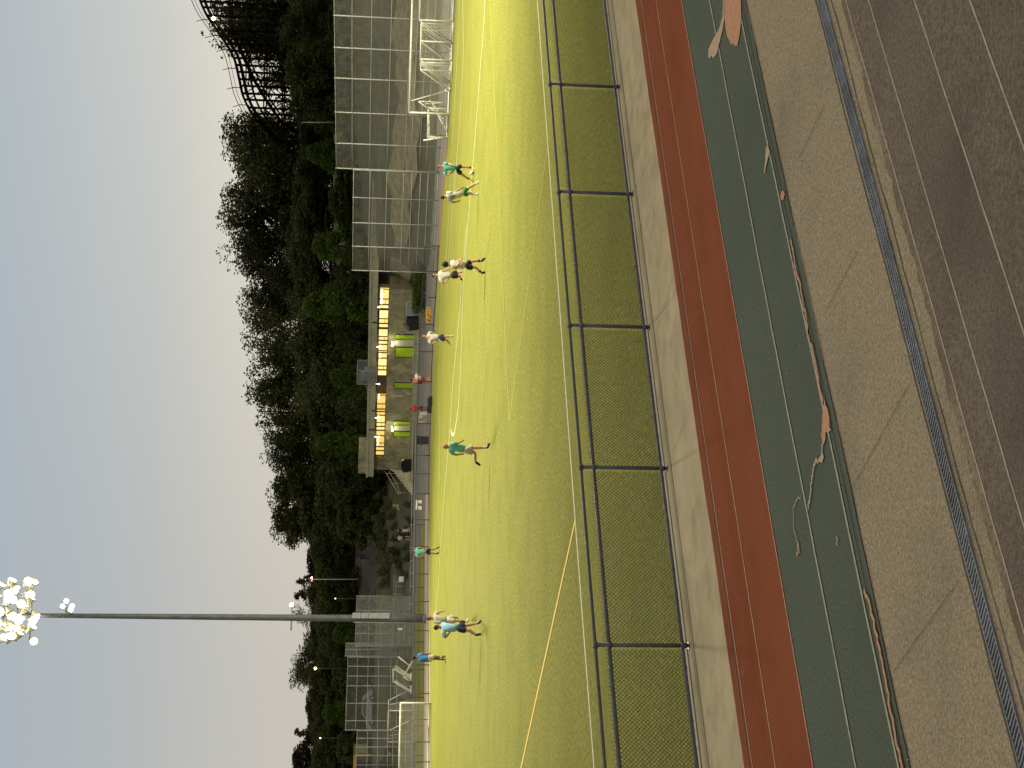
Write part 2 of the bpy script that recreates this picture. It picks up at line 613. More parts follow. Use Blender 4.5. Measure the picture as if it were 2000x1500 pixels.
# bare patches where the green track coat has torn away
PATCHES = [
    ([(1402, -20), (1412, 0), (1411, 30), (1405, 55), (1392, 78), (1384, 95), (1383, 112), (1387, 114), (1389, 108), (1393, 114), (1400, 105), (1406, 80), (1412, 55), (1415, 30), (1414, -20)], M_orange2),
    ([(1413.5, -20), (1414, 30), (1417, 52), (1420, 70), (1425, 80), (1428, 88), (1432, 84), (1434, 89), (1440, 90), (1444, 70), (1448, 38), (1446, -20)], M_orange),
    ([(1499, 282), (1504, 298), (1500, 308), (1496, 325), (1493, 341), (1492, 336), (1494, 318), (1495, 300), (1496, 288)], M_orange2),
    ([(1528, 370), (1533, 378), (1530, 390), (1526, 391), (1524, 384)], M_orange),
    ([(1610, 780), (1613, 792), (1617, 800), (1620, 818), (1620, 834), (1623, 839), (1617, 846), (1612, 843), (1612, 858), (1608, 869), (1606, 866), (1604, 850), (1606, 820), (1607, 803)], M_orange),
    ([(1607, 885), (1609, 893), (1605, 904), (1600, 902), (1603, 896)], M_orange2),
]
for k, (pts, mt) in enumerate(PATCHES):
    m = MB()
    m.poly([gp(a, b, .009) for a, b in pts])
    structure(m.build('bare_patch', mt))
CRACKS = [([(1546, 470), (1552, 500), (1557, 532), (1564, 555), (1572, 600), (1578, 632), (1580, 655), (1585, 670), (1590, 690), (1598, 730), (1604, 765), (1610, 785)], .035, M_orange),
          ([(1607, 868), (1607, 886), (1601, 900), (1594, 900), (1589, 920), (1586, 950), (1584, 975), (1580, 990)], .032, M_orange2),
          ([(1566, 970), (1556, 980), (1551, 1000), (1552, 1030), (1558, 1055), (1561, 1075), (1564, 1080)], .012, M_orange2),
          ([(1636, 1045), (1637, 1062)], .02, M_orange2),
          ([(1688, 1150), (1698, 1175), (1706, 1205), (1714, 1245), (1722, 1280), (1730, 1320), (1738, 1370), (1747, 1420), (1757, 1470), (1766, 1505)], .04, M_orange),
          ([(1561, 1060), (1562, 1072), (1558, 1082)], .03, M_orange2)]
for k, (pts, wd, mt) in enumerate(CRACKS):
    P = smooth_poly([gp(*q) for q in pts], 4)
    r = random.Random(k)
    P = [p + Vector((r.uniform(-.02, .02), r.uniform(-.02, .02), 0)) for p in P]
    structure(ground_line(P, wd, .010).build('torn_strip', mt))
for pts, wd in [([(1219, 230), (1253, 110)], .006), ([(1352, 1310), (1404, 1192)], .0), ([(1560, 310), (1610, 205)], .006), ([(1612, 610), (1675, 490)], .006), ([(1664, 955), (1772, 757)], .006), ([(1745, 1312), (1872, 1135)], .006), ([(1315, 880), (1340, 820)], .006), ([(1285, 640), (1312, 545)], .006)]:
    if wd:
        structure(ground_line(smooth_poly([gp(*q) for q in pts], 6), wd, .004).build('slab_joint', M_crack))
m = MB()
rr = random.Random(5)
for i in range(60):
    q = sp(rr.uniform(2, 26), rr.uniform(7.9, 14.8), .012)
    a = rr.uniform(0, PI)
    ln = rr.uniform(.006, .02)
    d = Vector((math.cos(a), math.sin(a), 0))
    m.box(q, (ln * 2, .007, .004), d)
o = m.build('leaf_litter', M_orange2)
o['kind'] = 'stuff'
o['label'] = 'scattered leaf bits and debris on the track'

# steps of the stand: treads that rise towards the viewer
STEP = [(7.72, .12), (7.02, .30), (6.02, .52), (5.0, .80), (4.0, 1.10), (3.0, 1.5)]
for i, (p, z) in enumerate(STEP):
    pn = STEP[i + 1][0] if i + 1 < len(STEP) else 1.6
    m = MB()
    ss = np.linspace(-25, 60, 40)
    lip = .03
    m.strip([sp(s, p, z) for s in ss], [sp(s, pn - .02, z) for s in ss])
    m.strip([sp(s, p, z) for s in ss], [sp(s, p, -.05 if i == 0 else STEP[i - 1][1] - .05) for s in ss])
    structure(m.build('stand_step', M_step))
    wob('step_edge', p - .001, p - .018, z + .002, M_edge, .003, seed=20 + i)
M_mid = surf('gutter_dirt', (.115, .093, .067), (.27, .225, .165), scale=22, detail=10, rough=.9, bump=.4, bscale=50, c3=(.1, .08, .06), s3=.9, f3=.8, lo3=.42, hi3=.6, spec=.05)
band('gutter', 7.6, 8.02, -.003, M_mid, rag=.02)
wob('drain_edge', 8.52, 8.54, -.002, M_crack, .006, seed=31)
wob('drain_edge', 8.24, 8.255, -.002, M_crack, .01, seed=32)

# drain grate: thing with frame bars and slats
t = thing('trench_drain', 'long narrow silver grate set in the concrete apron before the steps', 'drain', sp(8, 8.4))
m = MB()
for p in (8.33, 8.47):
    a, b = sp(-12, p), sp(40, p)
    m.box((a + b) / 2 + Vector((0, 0, .002)), ((b - a).length, .012, .016), D1)
m.build('frame', M_grate, t)
m = MB()
s = -2.0
while s < 32:
    c = sp(s, 8.4, .004)
    m.box(c, (.014, .13, .008), (D1 + N1 * .55).normalized())
    s += .045
sl = m.build('slat', M_grate, t)
sl['kind'] = 'stuff'
m = MB()
ss = (-12, 40)
m.strip([sp(s, 8.335, -.0035) for s in ss], [sp(s, 8.465, -.0035) for s in ss])
m.build('channel', surf('channel_dirt', (.05, .05, .05), (.1, .095, .085), scale=9), t)

# ------------------------------------------------------------------ near chain-link fence
t = thing('chain_link_fence', 'long low dark blue-grey chain link fence between the track and the turf', 'fence', sp(12, 16.8))
FP = 16.8
posts = [30.2, 27.5, 24.8, 22.1, 19.43, 16.76, 13.88, 11.25, 8.44, 5.7, 3.0, .3]
for nm, z, r in (('top_rail', 1.25, .022), ('middle_rail', 1.06, .026), ('bottom_rail', .075, .024)):
    m = MB()
    m.tube([sp(31.5, FP + (0 if nm == 'top_rail' else .03), z), sp(-2, FP + (0 if nm == 'top_rail' else .03), z)], r, 10)
    # tie wires and coupling sleeves
    for s in np.arange(0, 31, .37):
        if nm != 'top_rail':
            q = sp(s, FP + .03, z)
            m.tube([q - D1 * .008, q + D1 * .008], r + .005, 8)
    m.build(nm, M_fence, t)
for s in posts:
    m = MB()
    m.tube([sp(s, FP - .01, -.02), sp(s, FP - .01, 1.22)], .028, 10)
    m.tube([sp(s - .045, FP, 1.25), sp(s + .045, FP, 1.25)], .032, 10)
    m.tube([sp(s, FP - .01, 1.03), sp(s, FP - .01, 1.09)], .037, 10)
    m.tube([sp(s, FP - .01, .04), sp(s, FP - .01, .11)], .037, 10)
    m.tube([sp(s, FP - .01, -.03), sp(s, FP - .01, .01)], .05, 10)
    m.build('post', M_fence, t)
CELL = .058


def wires(s0, s1, z0, z1, p, r):
    m = MB()
    h = z1 - z0
    L = s1 - s0
    k = -int(h / CELL) - 1
    while k * CELL < L:
        for sgn in (1, -1):
            a0 = k * CELL
            # diagonal from (a0,0) to (a0+h,h)
            x0, y0, x1, y1 = a0, 0.0, a0 + h, h
            if x0 < 0:
                y0 -= x0
                x0 = 0
            if x1 > L:
                y1 -= x1 - L
                x1 = L
            if y1 - y0 > .01:
                if sgn == 1:
                    A, B = (s0 + x0, z0 + y0), (s0 + x1, z0 + y1)
                else:
                    A, B = (s1 - x0, z0 + y0), (s1 - x1, z0 + y1)
                off = .004 * sgn
                m.tube([sp(A[0], p + off, A[1]), sp(B[0], p + off, B[1])], r, 4, False)
        k += 1
    # twisted tips above the rail
    s = s0
    while s < s1:
        m.tube([sp(s, p, z1 - .01), sp(s + .01, p, z1 + .035)], r * .9, 3, False)
        s += CELL
    return m


for i in range(len(posts) - 1):
    if posts[i] > 25 or posts[i + 1] < 3:
        continue
    wires(posts[i + 1] + .03, posts[i] - .03, .05, 1.09, FP + .055, .003).build('mesh_panel', M_wire, t)


# ------------------------------------------------------------------ terrain behind
def smooth(a, b, x):
    t = max(0.0, min(1.0, (x - a) / (b - a)))
    return t * t * (3 - 2 * t)


Aw = gp(821, 620)
Bw = gp(804, 930)
TW = (Bw - Aw).normalized()
NW = Vector((-TW.y, TW.x, 0))
if NW.y < 0:
    NW = -NW


def wl(a, b, z=0.0):
    return Vector((Aw.x + TW.x * a + NW.x * b, Aw.y + TW.y * a + NW.y * b, z))


def terr(x, y):
    # foot of the bank
    foot = np.interp(x, [-90, -30, -24, -16, -11.5, -9, 5, 8, 12, 16, 30, 60], [134, 139, 146, 150, 152, 168, 168, 146, 118, 112, 104, 96])
    z = (3.6 if x < -8 else 4.6) * smooth(0, 26, y - foot) + (5.5 if x > -8 else 4.0) * smooth(32, 70, y - foot)
    return z - .03


xs = np.arange(-110, 112, 2.0)
ys = np.arange(96, 290, 2.0)
m = MB()
vs = [(x, y, terr(x, y) + (.12 * math.sin(x * 1.3 + y * .7) * min(1, max(0, terr(x, y))))) for y in ys for x in xs]
nx = len(xs)
fs = [(j * nx + i, j * nx + i + 1, (j + 1) * nx + i + 1, (j + 1) * nx + i) for j in range(len(ys) - 1) for i in range(nx - 1)]
m.add(vs, fs, True)
structure(m.build('hillside', M_hill))

m = MB()  # dry grass strip, its colour made paler to hold the floodlit band on the bank
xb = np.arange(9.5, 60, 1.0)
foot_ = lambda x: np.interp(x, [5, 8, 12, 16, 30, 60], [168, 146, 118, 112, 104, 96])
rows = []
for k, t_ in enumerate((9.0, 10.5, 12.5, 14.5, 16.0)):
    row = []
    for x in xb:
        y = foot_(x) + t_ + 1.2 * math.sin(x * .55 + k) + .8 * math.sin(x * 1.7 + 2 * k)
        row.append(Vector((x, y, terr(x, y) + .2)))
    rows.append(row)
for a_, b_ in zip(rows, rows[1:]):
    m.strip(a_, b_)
structure(m.build('lit_dry_bank', surf('lit_dry_grass', (.1, .095, .045), (.27, .24, .13), scale=1.3, detail=8)))
# ------------------------------------------------------------------ trees
rng = np.random.default_rng(11)


def leaves(centers, size, seed, flat_=0.35, drop=0.0):
    r = np.random.default_rng(seed)
    n = len(centers)
    th = r.uniform(0, 2 * PI, n)
    ph = np.arccos(r.uniform(-1, 1, n))
    a = np.stack([np.sin(ph) * np.cos(th), np.sin(ph) * np.sin(th), np.cos(ph)], 1)
    b = np.cross(a, r.normal(size=(n, 3)))
    b /= np.linalg.norm(b, axis=1, keepdims=True)
    s = (size * r.uniform(.55, 1.35, n))[:, None]
    a = a * s * .5
    b = b * s * .32
    c = np.asarray(centers)
    v = np.stack([c - a, c + b * r.uniform(.7, 1.2, (n, 1)), c + a, c - b], 1).reshape(-1, 3)
    return v


def crown_mesh(name, centers, size, seed, mat):
    v = leaves(centers, size, seed)
    n = len(v) // 4
    me = bpy.data.meshes.new(name)
    me.vertices.add(n * 4)
    me.vertices.foreach_set('co', v.astype(np.float32).ravel())
    me.loops.add(n * 4)
    me.loops.foreach_set('vertex_index', np.arange(n * 4, dtype=np.int32))
    me.polygons.add(n)
    me.polygons.foreach_set('loop_start', np.arange(0, n * 4, 4, dtype=np.int32))
    me.polygons.foreach_set('loop_total', np.full(n, 4, dtype=np.int32))
    me.materials.append(mat)
    me.update(calc_edges=True)
    return me


def blobs_to_points(blobs, n, r):
    w_ = np.array([b[1][0] * b[1][1] * b[1][2] for b in blobs]) ** .8
    w_ /= w_.sum()
    idx = r.choice(len(blobs), n, p=w_)
    c = np.array([b[0] for b in blobs])[idx]
    rad = np.array([b[1] for b in blobs])[idx]
    d = r.normal(size=(n, 3))
    d /= np.linalg.norm(d, axis=1, keepdims=True)
    q = r.uniform(.3, 1.0, (n, 1)) ** .5
    q += np.abs(r.normal(scale=.22, size=(n, 1)))
    return c + d * rad * q


def make_proto(kind, seed, mat, n, size):
    """unit-height tree (1 m tall, about .42 m wide) with limbs inside the crown"""
    r = np.random.default_rng(seed)
    tr = MB()
    blobs = []
    if kind == 'plume':
        tr.tube([(0, 0, -.05), (.01, 0, .3), (0, .01, .62), (.005, 0, .9)], [.018, .014, .008, .002], 7)
        lead = [np.array([r.normal() * .07, r.normal() * .07]) for _ in range(7)]
        for i in range(64):
            h0 = r.uniform(.02, .78)
            az = r.uniform(0, 2 * PI)
            ln = r.uniform(.12, .3) * (1.1 - .45 * h0)
            out = r.uniform(.03, .25) * min(1, (1.08 - h0) * 1.25)
            c0 = lead[i % 7] * h0 * 1.3
            base = np.array([c0[0], c0[1], h0])
            tip = base + np.array([math.cos(az) * out, math.sin(az) * out, ln])
            tip[2] = min(tip[2], r.uniform(.9, 1.0))
            tr.tube([base * np.array([.4, .4, .9]), base * .5 + tip * .5 + np.array([0, 0, -.02]), tip], [.007, .004, .0012], 5)
            for tt in (.35, .6, .82, 1.0):
                q = base + (tip - base) * tt + r.normal(scale=.018, size=3)
                k_ = r.uniform(.6, 1.3) * (1.1 - .45 * q[2])
                blobs.append((q, (.05 * k_, .05 * k_, .07 * k_)))
    elif kind == 'round':
        tr.tube([(0, 0, -.05), (.01, 0, .25), (0, .01, .5), (.0, 0, .75)], [.026, .02, .012, .004], 7)
        for i in range(46):
            d = r.normal(size=3)
            d /= np.linalg.norm(d)
            q = np.array([0, 0, .55]) + d * np.array([.2, .2, .4]) * r.uniform(.5, 1.0)
            q[2] = max(.1, q[2])
            tr.tube([(0, 0, max(.1, q[2] - .25)), tuple(q)], [.007, .0015], 5)
            s_ = r.uniform(.04, .078)
            blobs.append((q, (s_, s_, s_ * .9)))
    elif kind == 'conifer':
        tr.tube([(0, 0, -.05), (0, 0, .5), (0, 0, .98)], [.02, .012, .002], 7)
        for i in range(70):
            h = r.uniform(.08, .97)
            az = r.uniform(0, 2 * PI)
            R = .2 * (1 - h) ** .8 + .006
            q = np.array([math.cos(az) * R * .65, math.sin(az) * R * .65, h - R * .2])
            tr.tube([(0, 0, h), tuple(q)], [.005, .001], 4)
            blobs.append((q, (R * .5 + .008, R * .5 + .008, .024)))
    elif kind == 'bush':
        tr.tube([(0, 0, -.1), (.01, 0, .3), (0, .0, .6)], [.03, .02, .006], 7)
        for i in range(60):
            az = r.uniform(0, 2 * PI)
            rr_ = r.uniform(.15, 1) ** .5
            h = r.uniform(.0, 1)
            R = .36 * math.sqrt(max(.06, 1 - (max(0, h - .35) / .7) ** 2)) if seed == 77 else .37 * max(.07, (1.02 - h) ** .7 * (1 if h > .22 else .75 + h))
            q = np.array([math.cos(az) * R * rr_, math.sin(az) * R * rr_, h * .88 + .03])
            if i < 24:
                tr.tube([(0, 0, q[2] * .6), tuple(q)], [.006, .001], 4)
            s_ = r.uniform(.05, .095)
            blobs.append((q, (s_, s_, s_ * 1.05)))
    pts = blobs_to_points(blobs, n, r)
    me = crown_mesh('crown', pts, size, seed + 1, mat)
    return tr, me


L_dark = leaf_mat('leaf_dark', (.016, .019, .006), (.095, .105, .034))
L_mid = leaf_mat('leaf_mid', (.016, .026, .006), (.075, .098, .025))
L_lit = leaf_mat('leaf_green', (.02, .037, .005), (.088, .138, .018))
L_brown = leaf_mat('leaf_brown', (.012, .009, .006), (.045, .034, .02))
L_grey = leaf_mat('leaf_silver', (.024, .03, .01), (.14, .145, .075))
PROTO = {}
TREE_DEFS = [('plume_a', 'plume', 3, L_dark, 16000, .019), ('plume_b', 'plume', 14, L_dark, 16000, .019), ('plume_c', 'plume', 37, L_dark, 14000, .02), ('sparse', 'plume', 52, L_dark, 4200, .026),
             ('round_a', 'round', 5, L_mid, 14000, .024), ('round_b', 'round', 21, L_dark, 14000, .026), ('conifer', 'conifer', 8, L_dark, 9000, .03), ('brown', 'round', 9, L_brown, 7000, .032),
             ('bush_a', 'bush', 6, L_lit, 15000, .034), ('bush_b', 'bush', 31, L_lit, 15000, .034), ('bush_c', 'bush', 77, L_mid, 14000, .042)]
for nm, kind, seed, mat, n, size in TREE_DEFS:
    PROTO[nm] = make_proto(kind, seed, mat, n, size)
    tm = PROTO[nm][0]
    me = bpy.data.meshes.new('trunk')
    me.from_pydata(tm.v, [], tm.f)
    me.polygons.foreach_set('use_smooth', tm.sm)
    me.materials.append(M_trunk)
    PROTO[nm] = (me, PROTO[nm][1])


def tree(proto, top, py, wpx, Y, label, group, name='tree', zb=None, wn=.44):
    """tree whose tip stands at picture column TOP, row PY, at distance Y"""
    tip = at(top, py, Y)
    zb = terr(tip.x, Y) - .2 if zb is None else zb
    h = tip.z - zb
    wd = wpx / F * Y
    root = thing(name, label, 'tree', (tip.x, Y, zb), group)
    sxy = wd / wn
    root.scale = (sxy, sxy, h)
    root.rotation_euler = (0, 0, random.uniform(0, 6.28))
    for nm_, me in zip(('trunk', 'crown'), PROTO[proto]):
        o = bpy.data.objects.new(nm_, me)
        COL.objects.link(o)
        o.parent = root
    return root


GT = 'tall trees along the hilltop'
GB = 'low green trees before the tall ones'
GM = 'dark middle trees filling the wood'
# the tall back row: (top, row, width, proto, what singles it out)
BACK = [
    (392, -25, 120, 'plume_b', 'tall dark tree cut by the picture edge beside the coaster lamp'),
    (430, 18, 105, 'plume_c', 'dark tree at the picture edge hiding the coaster below its lamp'),
    (500, 150, 80, 'sparse', 'see-through tree before the lower bents of the trestle'),
    (448, 92, 70, 'sparse', 'see-through tree before the middle of the coaster climb'),
    (408, 62, 95, 'sparse', 'thin see-through tree in front of the coaster climb'),
    (505, 60, 110, 'round_b', 'dense dark tree hiding the upper end of the trestle'),
    (440, 262, 90, 'plume_c', 'tall tree touching the low end of the coaster track'),
    (420, 312, 120, 'plume_a', 'second tall tree from the coaster, with a ragged top'),
    (424, 385, 118, 'plume_b', 'tall dark tree above the gap between the two players near the ball'),
    (426, 462, 112, 'plume_c', 'tall dark tree above the end of the lower netted fence'),
    (450, 535, 105, 'plume_a', 'tall dark tree above the bright end of the flat-roofed building'),
    (462, 600, 100, 'plume_b', 'tall dark tree above the longest lit window run'),
    (472, 672, 100, 'plume_c', 'tall dark tree above the rooftop cage'),
    (480, 742, 95, 'plume_a', 'tall tree with sky gaps above the middle of the building'),
    (486, 806, 90, 'plume_b', 'tall tree with sky gaps above the second lit window run'),
    (508, 868, 80, 'plume_c', 'shorter plumed tree above the concrete end block'),
    (510, 918, 95, 'plume_a', 'bushy tall tree above the stairs beside the building'),
    (517, 985, 110, 'round_b', 'broad tall tree that ends the high part of the wood'),
    (520, 1018, 80, 'plume_b', 'last tall tree where the skyline drops towards the pole'),
]
for top, py, wd, pr, lab in BACK:
    tree(pr, top, py, wd * 1.42, 205 + random.uniform(-5, 8), lab, GT)
LEFT = [
    (586, 1098, 62, 'brown', 'low brownish tree just past where the skyline drops'),
    (590, 1066, 60, 'round_b', 'low dark tree filling the step down of the skyline'),
    (598, 1118, 55, 'round_a', 'low dark tree just before the pair of conifers'),
    (575, 1136, 46, 'conifer', 'dark pointed conifer nearer the tall trees, of the pair beside the pole'),
    (571, 1163, 52, 'conifer', 'dark pointed conifer nearer the pole, of the pair'),
    (592, 1195, 70, 'round_a', 'low round tree right behind the light pole'),
    (600, 1236, 60, 'round_b', 'low round tree just left of the light pole'),
    (566, 1276, 78, 'plume_a', 'plumed tree above the bright tall fence section'),
    (578, 1313, 60, 'plume_b', 'dark tree behind the orange street lamp'),
    (602, 1352, 80, 'round_b', 'low dark tree in the dip of the skyline'),
    (580, 1403, 60, 'round_a', 'dark round tree above the parked silver car'),
    (572, 1430, 46, 'conifer', 'feathery green conifer above the white far lamp'),
    (558, 1483, 62, 'brown', 'reddish sparse tree at the lower corner of the wood'),
    (575, 1545, 90, 'round_b', 'dark tree cut by the lower picture edge'),
]
for top, py, wd, pr, lab in LEFT:
    tree(pr, top, py, wd * 1.55, 196 + random.uniform(-5, 6), lab, 'trees on the low skyline by the pole')
k = 0
MID = [(545, -10, 130), (540, 30, 120), (575, 85, 100), (600, 130, 90), (605, 180, 90), (595, 220, 100), (585, 260, 130), (560, 330, 150), (560, 400, 150), (545, 470, 150), (560, 545, 150), (560, 615, 150), (570, 690, 150), (575, 760, 150), (580, 830, 150), (600, 900, 150), (600, 965, 150), (600, 1030, 150), (625, 1080, 120), (630, 1130, 110), (628, 1180, 120), (628, 1225, 120), (612, 1255, 120), (606, 1118, 110), (603, 1060, 110), (602, 1180, 110), (610, 1330, 110), (612, 1450, 110), (584, 1082, 120), (590, 1118, 110), (590, 1150, 110), (596, 1205, 120), (600, 1345, 110), (598, 1385, 110), (596, 1450, 110), (590, 1520, 110), (620, 1275, 110), (628, 1330, 110), (640, 1380, 110), (630, 1425, 110), (625, 1475, 120), (640, 1540, 120)]
for top, py, wd in MID:
    pr = ['round_b', 'plume_a', 'round_a', 'plume_b'][k % 4]
    k += 1
    top += random.uniform(-16, 16)
    tree(pr, top, py, wd, 184 + random.uniform(-4, 6), 'dense dark tree inside the wood, its crown merged with its neighbours', GM)
LOW = [
    (578, 108, 100, 'bush_a', 'round pale green tree below the coaster trestle'),
    (598, 300, 95, 'bush_b', 'round green tree over the step in the tall netted fence'),
    (552, 135, 125, 'bush_c', 'dark tree in front of the middle of the trestle'),
    (562, 200, 120, 'bush_c', 'dark tree in front of the low end of the trestle'),
    (640, 212, 60, 'bush_c', 'small dark green tree left of the coaster, behind the netted fence'),
    (603, 478, 105, 'bush_a', 'bright drooping green tree above the low netted fence'),
    (640, 390, 100, 'bush_c', 'low dark green tree behind the lower netted fence'),
    (592, 592, 130, 'bush_b', 'large drooping green tree hanging over the building roof'),
    (635, 735, 105, 'bush_a', 'round green tree right behind the rooftop cage'),
    (650, 665, 90, 'bush_c', 'dark green tree above the pale door pillar'),
    (655, 795, 80, 'bush_c', 'dark low tree behind the rusty roof strip'),
    (618, 862, 100, 'bush_b', 'round green tree beside the concrete end block'),
    (632, 952, 115, 'bush_c', 'dull green round tree above the stairs'),
    (655, 1015, 110, 'bush_c', 'dark tree in the corner above the hillside figures'),
    (612, 1085, 120, 'bush_a', 'tall green tree hanging over the mauve wall by the white post'),
    (628, 1145, 105, 'bush_b', 'green tree hanging over the mauve wall nearest the pole'),
    (645, 1240, 95, 'bush_a', 'green tree directly left of the light pole'),
    (645, 1320, 95, 'bush_c', 'dark green tree above the folded goal frame'),
    (630, 1392, 90, 'bush_b', 'bright green rounded tree above the silver car'),
    (655, 1455, 90, 'bush_c', 'black-green low tree over the orange barrier'),
    (640, 30, 110, 'bush_c', 'dark low tree behind the tallest net at the picture edge'),
    (660, 165, 80, 'bush_c', 'dark low tree under the middle of the trestle'),
    (650, 540, 90, 'bush_c', 'dark tree over the roof end nearest the net'),
    (655, 350, 100, 'bush_c', 'dark tree behind the step between the two netted fences'),
    (660, 430, 100, 'bush_b', 'green tree low behind the middle of the lower netted fence'),
    (668, 258, 90, 'bush_c', 'dark low bush tree behind the tall net beside the lamp post'),
    (665, 75, 90, 'bush_c', 'dark low tree behind the tall net near the picture edge'),
    (672, 690, 100, 'bush_b', 'low green tree peering over the roof between the cage and the pillar'),
    (672, 765, 90, 'bush_b', 'low green tree over the roof beside the rusty sheet fence'),
    (668, 505, 90, 'bush_b', 'low green tree behind the last bay of the lower netted fence'),
    (680, 900, 90, 'bush_c', 'dark low tree behind the concrete end block'),
    (668, 625, 100, 'bush_c', 'dark low tree over the roof above the black stack'),
]
for top, py, wd, pr, lab in LOW:
    Y = 172 if not 1040 < py < 1160 else 187
    if py < 560:
        Y = 158
    if 560 < py < 930:
        Y = 171
    tree(pr, top, py, wd * 1.05, Y, lab, GB, wn=.8)

for i, py in enumerate(range(-30, 1010, 52)):
    if i % 2 and py < 260:
        continue
    tree(['bush_c', 'round_b', 'bush_b'][i % 3], 628 + (i * 37) % 30, py + (i * 17) % 20, 88, 180, 'dense dark tree inside the wood, its crown merged with its neighbours', GM, wn=.6)
# shrubs on the bank beside the stairs
for i, (px, py, wd) in enumerate([(748, 1008, 22), (752, 1030, 20), (757, 1052, 26), (760, 1078, 34), (764, 1098, 30), (772, 1120, 26), (770, 1070, 20), (742, 990, 26), (735, 965, 30), (738, 1015, 34), (742, 1040, 34), (740, 1065, 36), (745, 1090, 36), (750, 1115, 36), (752, 1140, 34), (765, 1045, 28), (775, 1035, 22), (780, 1015, 22), (770, 985, 22), (778, 1090, 24)]):
    Yb = 152 + (775 - px) * .42
    c = at(px, py, Yb)
    zb = terr(c.x, Yb)
    root = thing('shrub', 'loose silvery shrub on the bank between the stairs and the pole', 'shrub', (c.x, Yb, zb), 'silver shrubs on the grass bank')
    wdm = wd / F * Yb
    root.scale = (wdm / .8, wdm / .8, wdm * .9)
    root.rotation_euler.z = i
    if i == 0:
        L_sh = L_grey
        pts_r = np.random.default_rng(4)
        bl = [(np.array([pts_r.normal() * .18, pts_r.normal() * .18, abs(pts_r.normal()) * .3 + .1]), (.12, .12, .18)) for _ in range(18)]
        me_s = crown_mesh('foliage', blobs_to_points(bl, 900, pts_r), .09, 5, L_grey)
        tb = MB()
        for q, _ in bl:
            tb.tube([(0, 0, -.3), tuple(q)], [.012, .003], 4)
        me_t = bpy.data.meshes.new('stem')
        me_t.from_pydata(tb.v, [], tb.f)
        me_t.materials.append(M_trunk)
    for nm_, me in (('stem', me_t), ('foliage', me_s)):
        o = bpy.data.objects.new(nm_, me)
        COL.objects.link(o)
        o.parent = root
# clipped hedge at the building end
c = at(815, 562, 128)
root = thing('hedge', 'dark green clipped hedge between the low fence and the building end', 'hedge', (c.x, 128, 0))
r_ = np.random.default_rng(9)
bl = [(np.array([x_, r_.normal() * .25, .25 + .5 * z_]), (.5, .45, .4)) for x_ in np.linspace(-1.6, 1.6, 8) for z_ in (0, 1, 2)]
me = crown_mesh('foliage', blobs_to_points(bl, 5000, r_), .17, 3, L_lit)
o = bpy.data.objects.new('foliage', me)
COL.objects.link(o)
o.parent = root
tb = MB()
for x_ in np.linspace(-1.5, 1.5, 5):
    tb.tube([(x_, 0, -.1), (x_ + .1, 0, 1.0)], [.05, .02], 5)
o = tb.build('stem', M_trunk, None)
o.parent = root
o.location = (0, 0, 0)
root.scale = (1.1, 1, .72)

M_reflector = surf('reflector', (.5, .46, .3), (.6, .55, .36), scale=6, rough=.4)
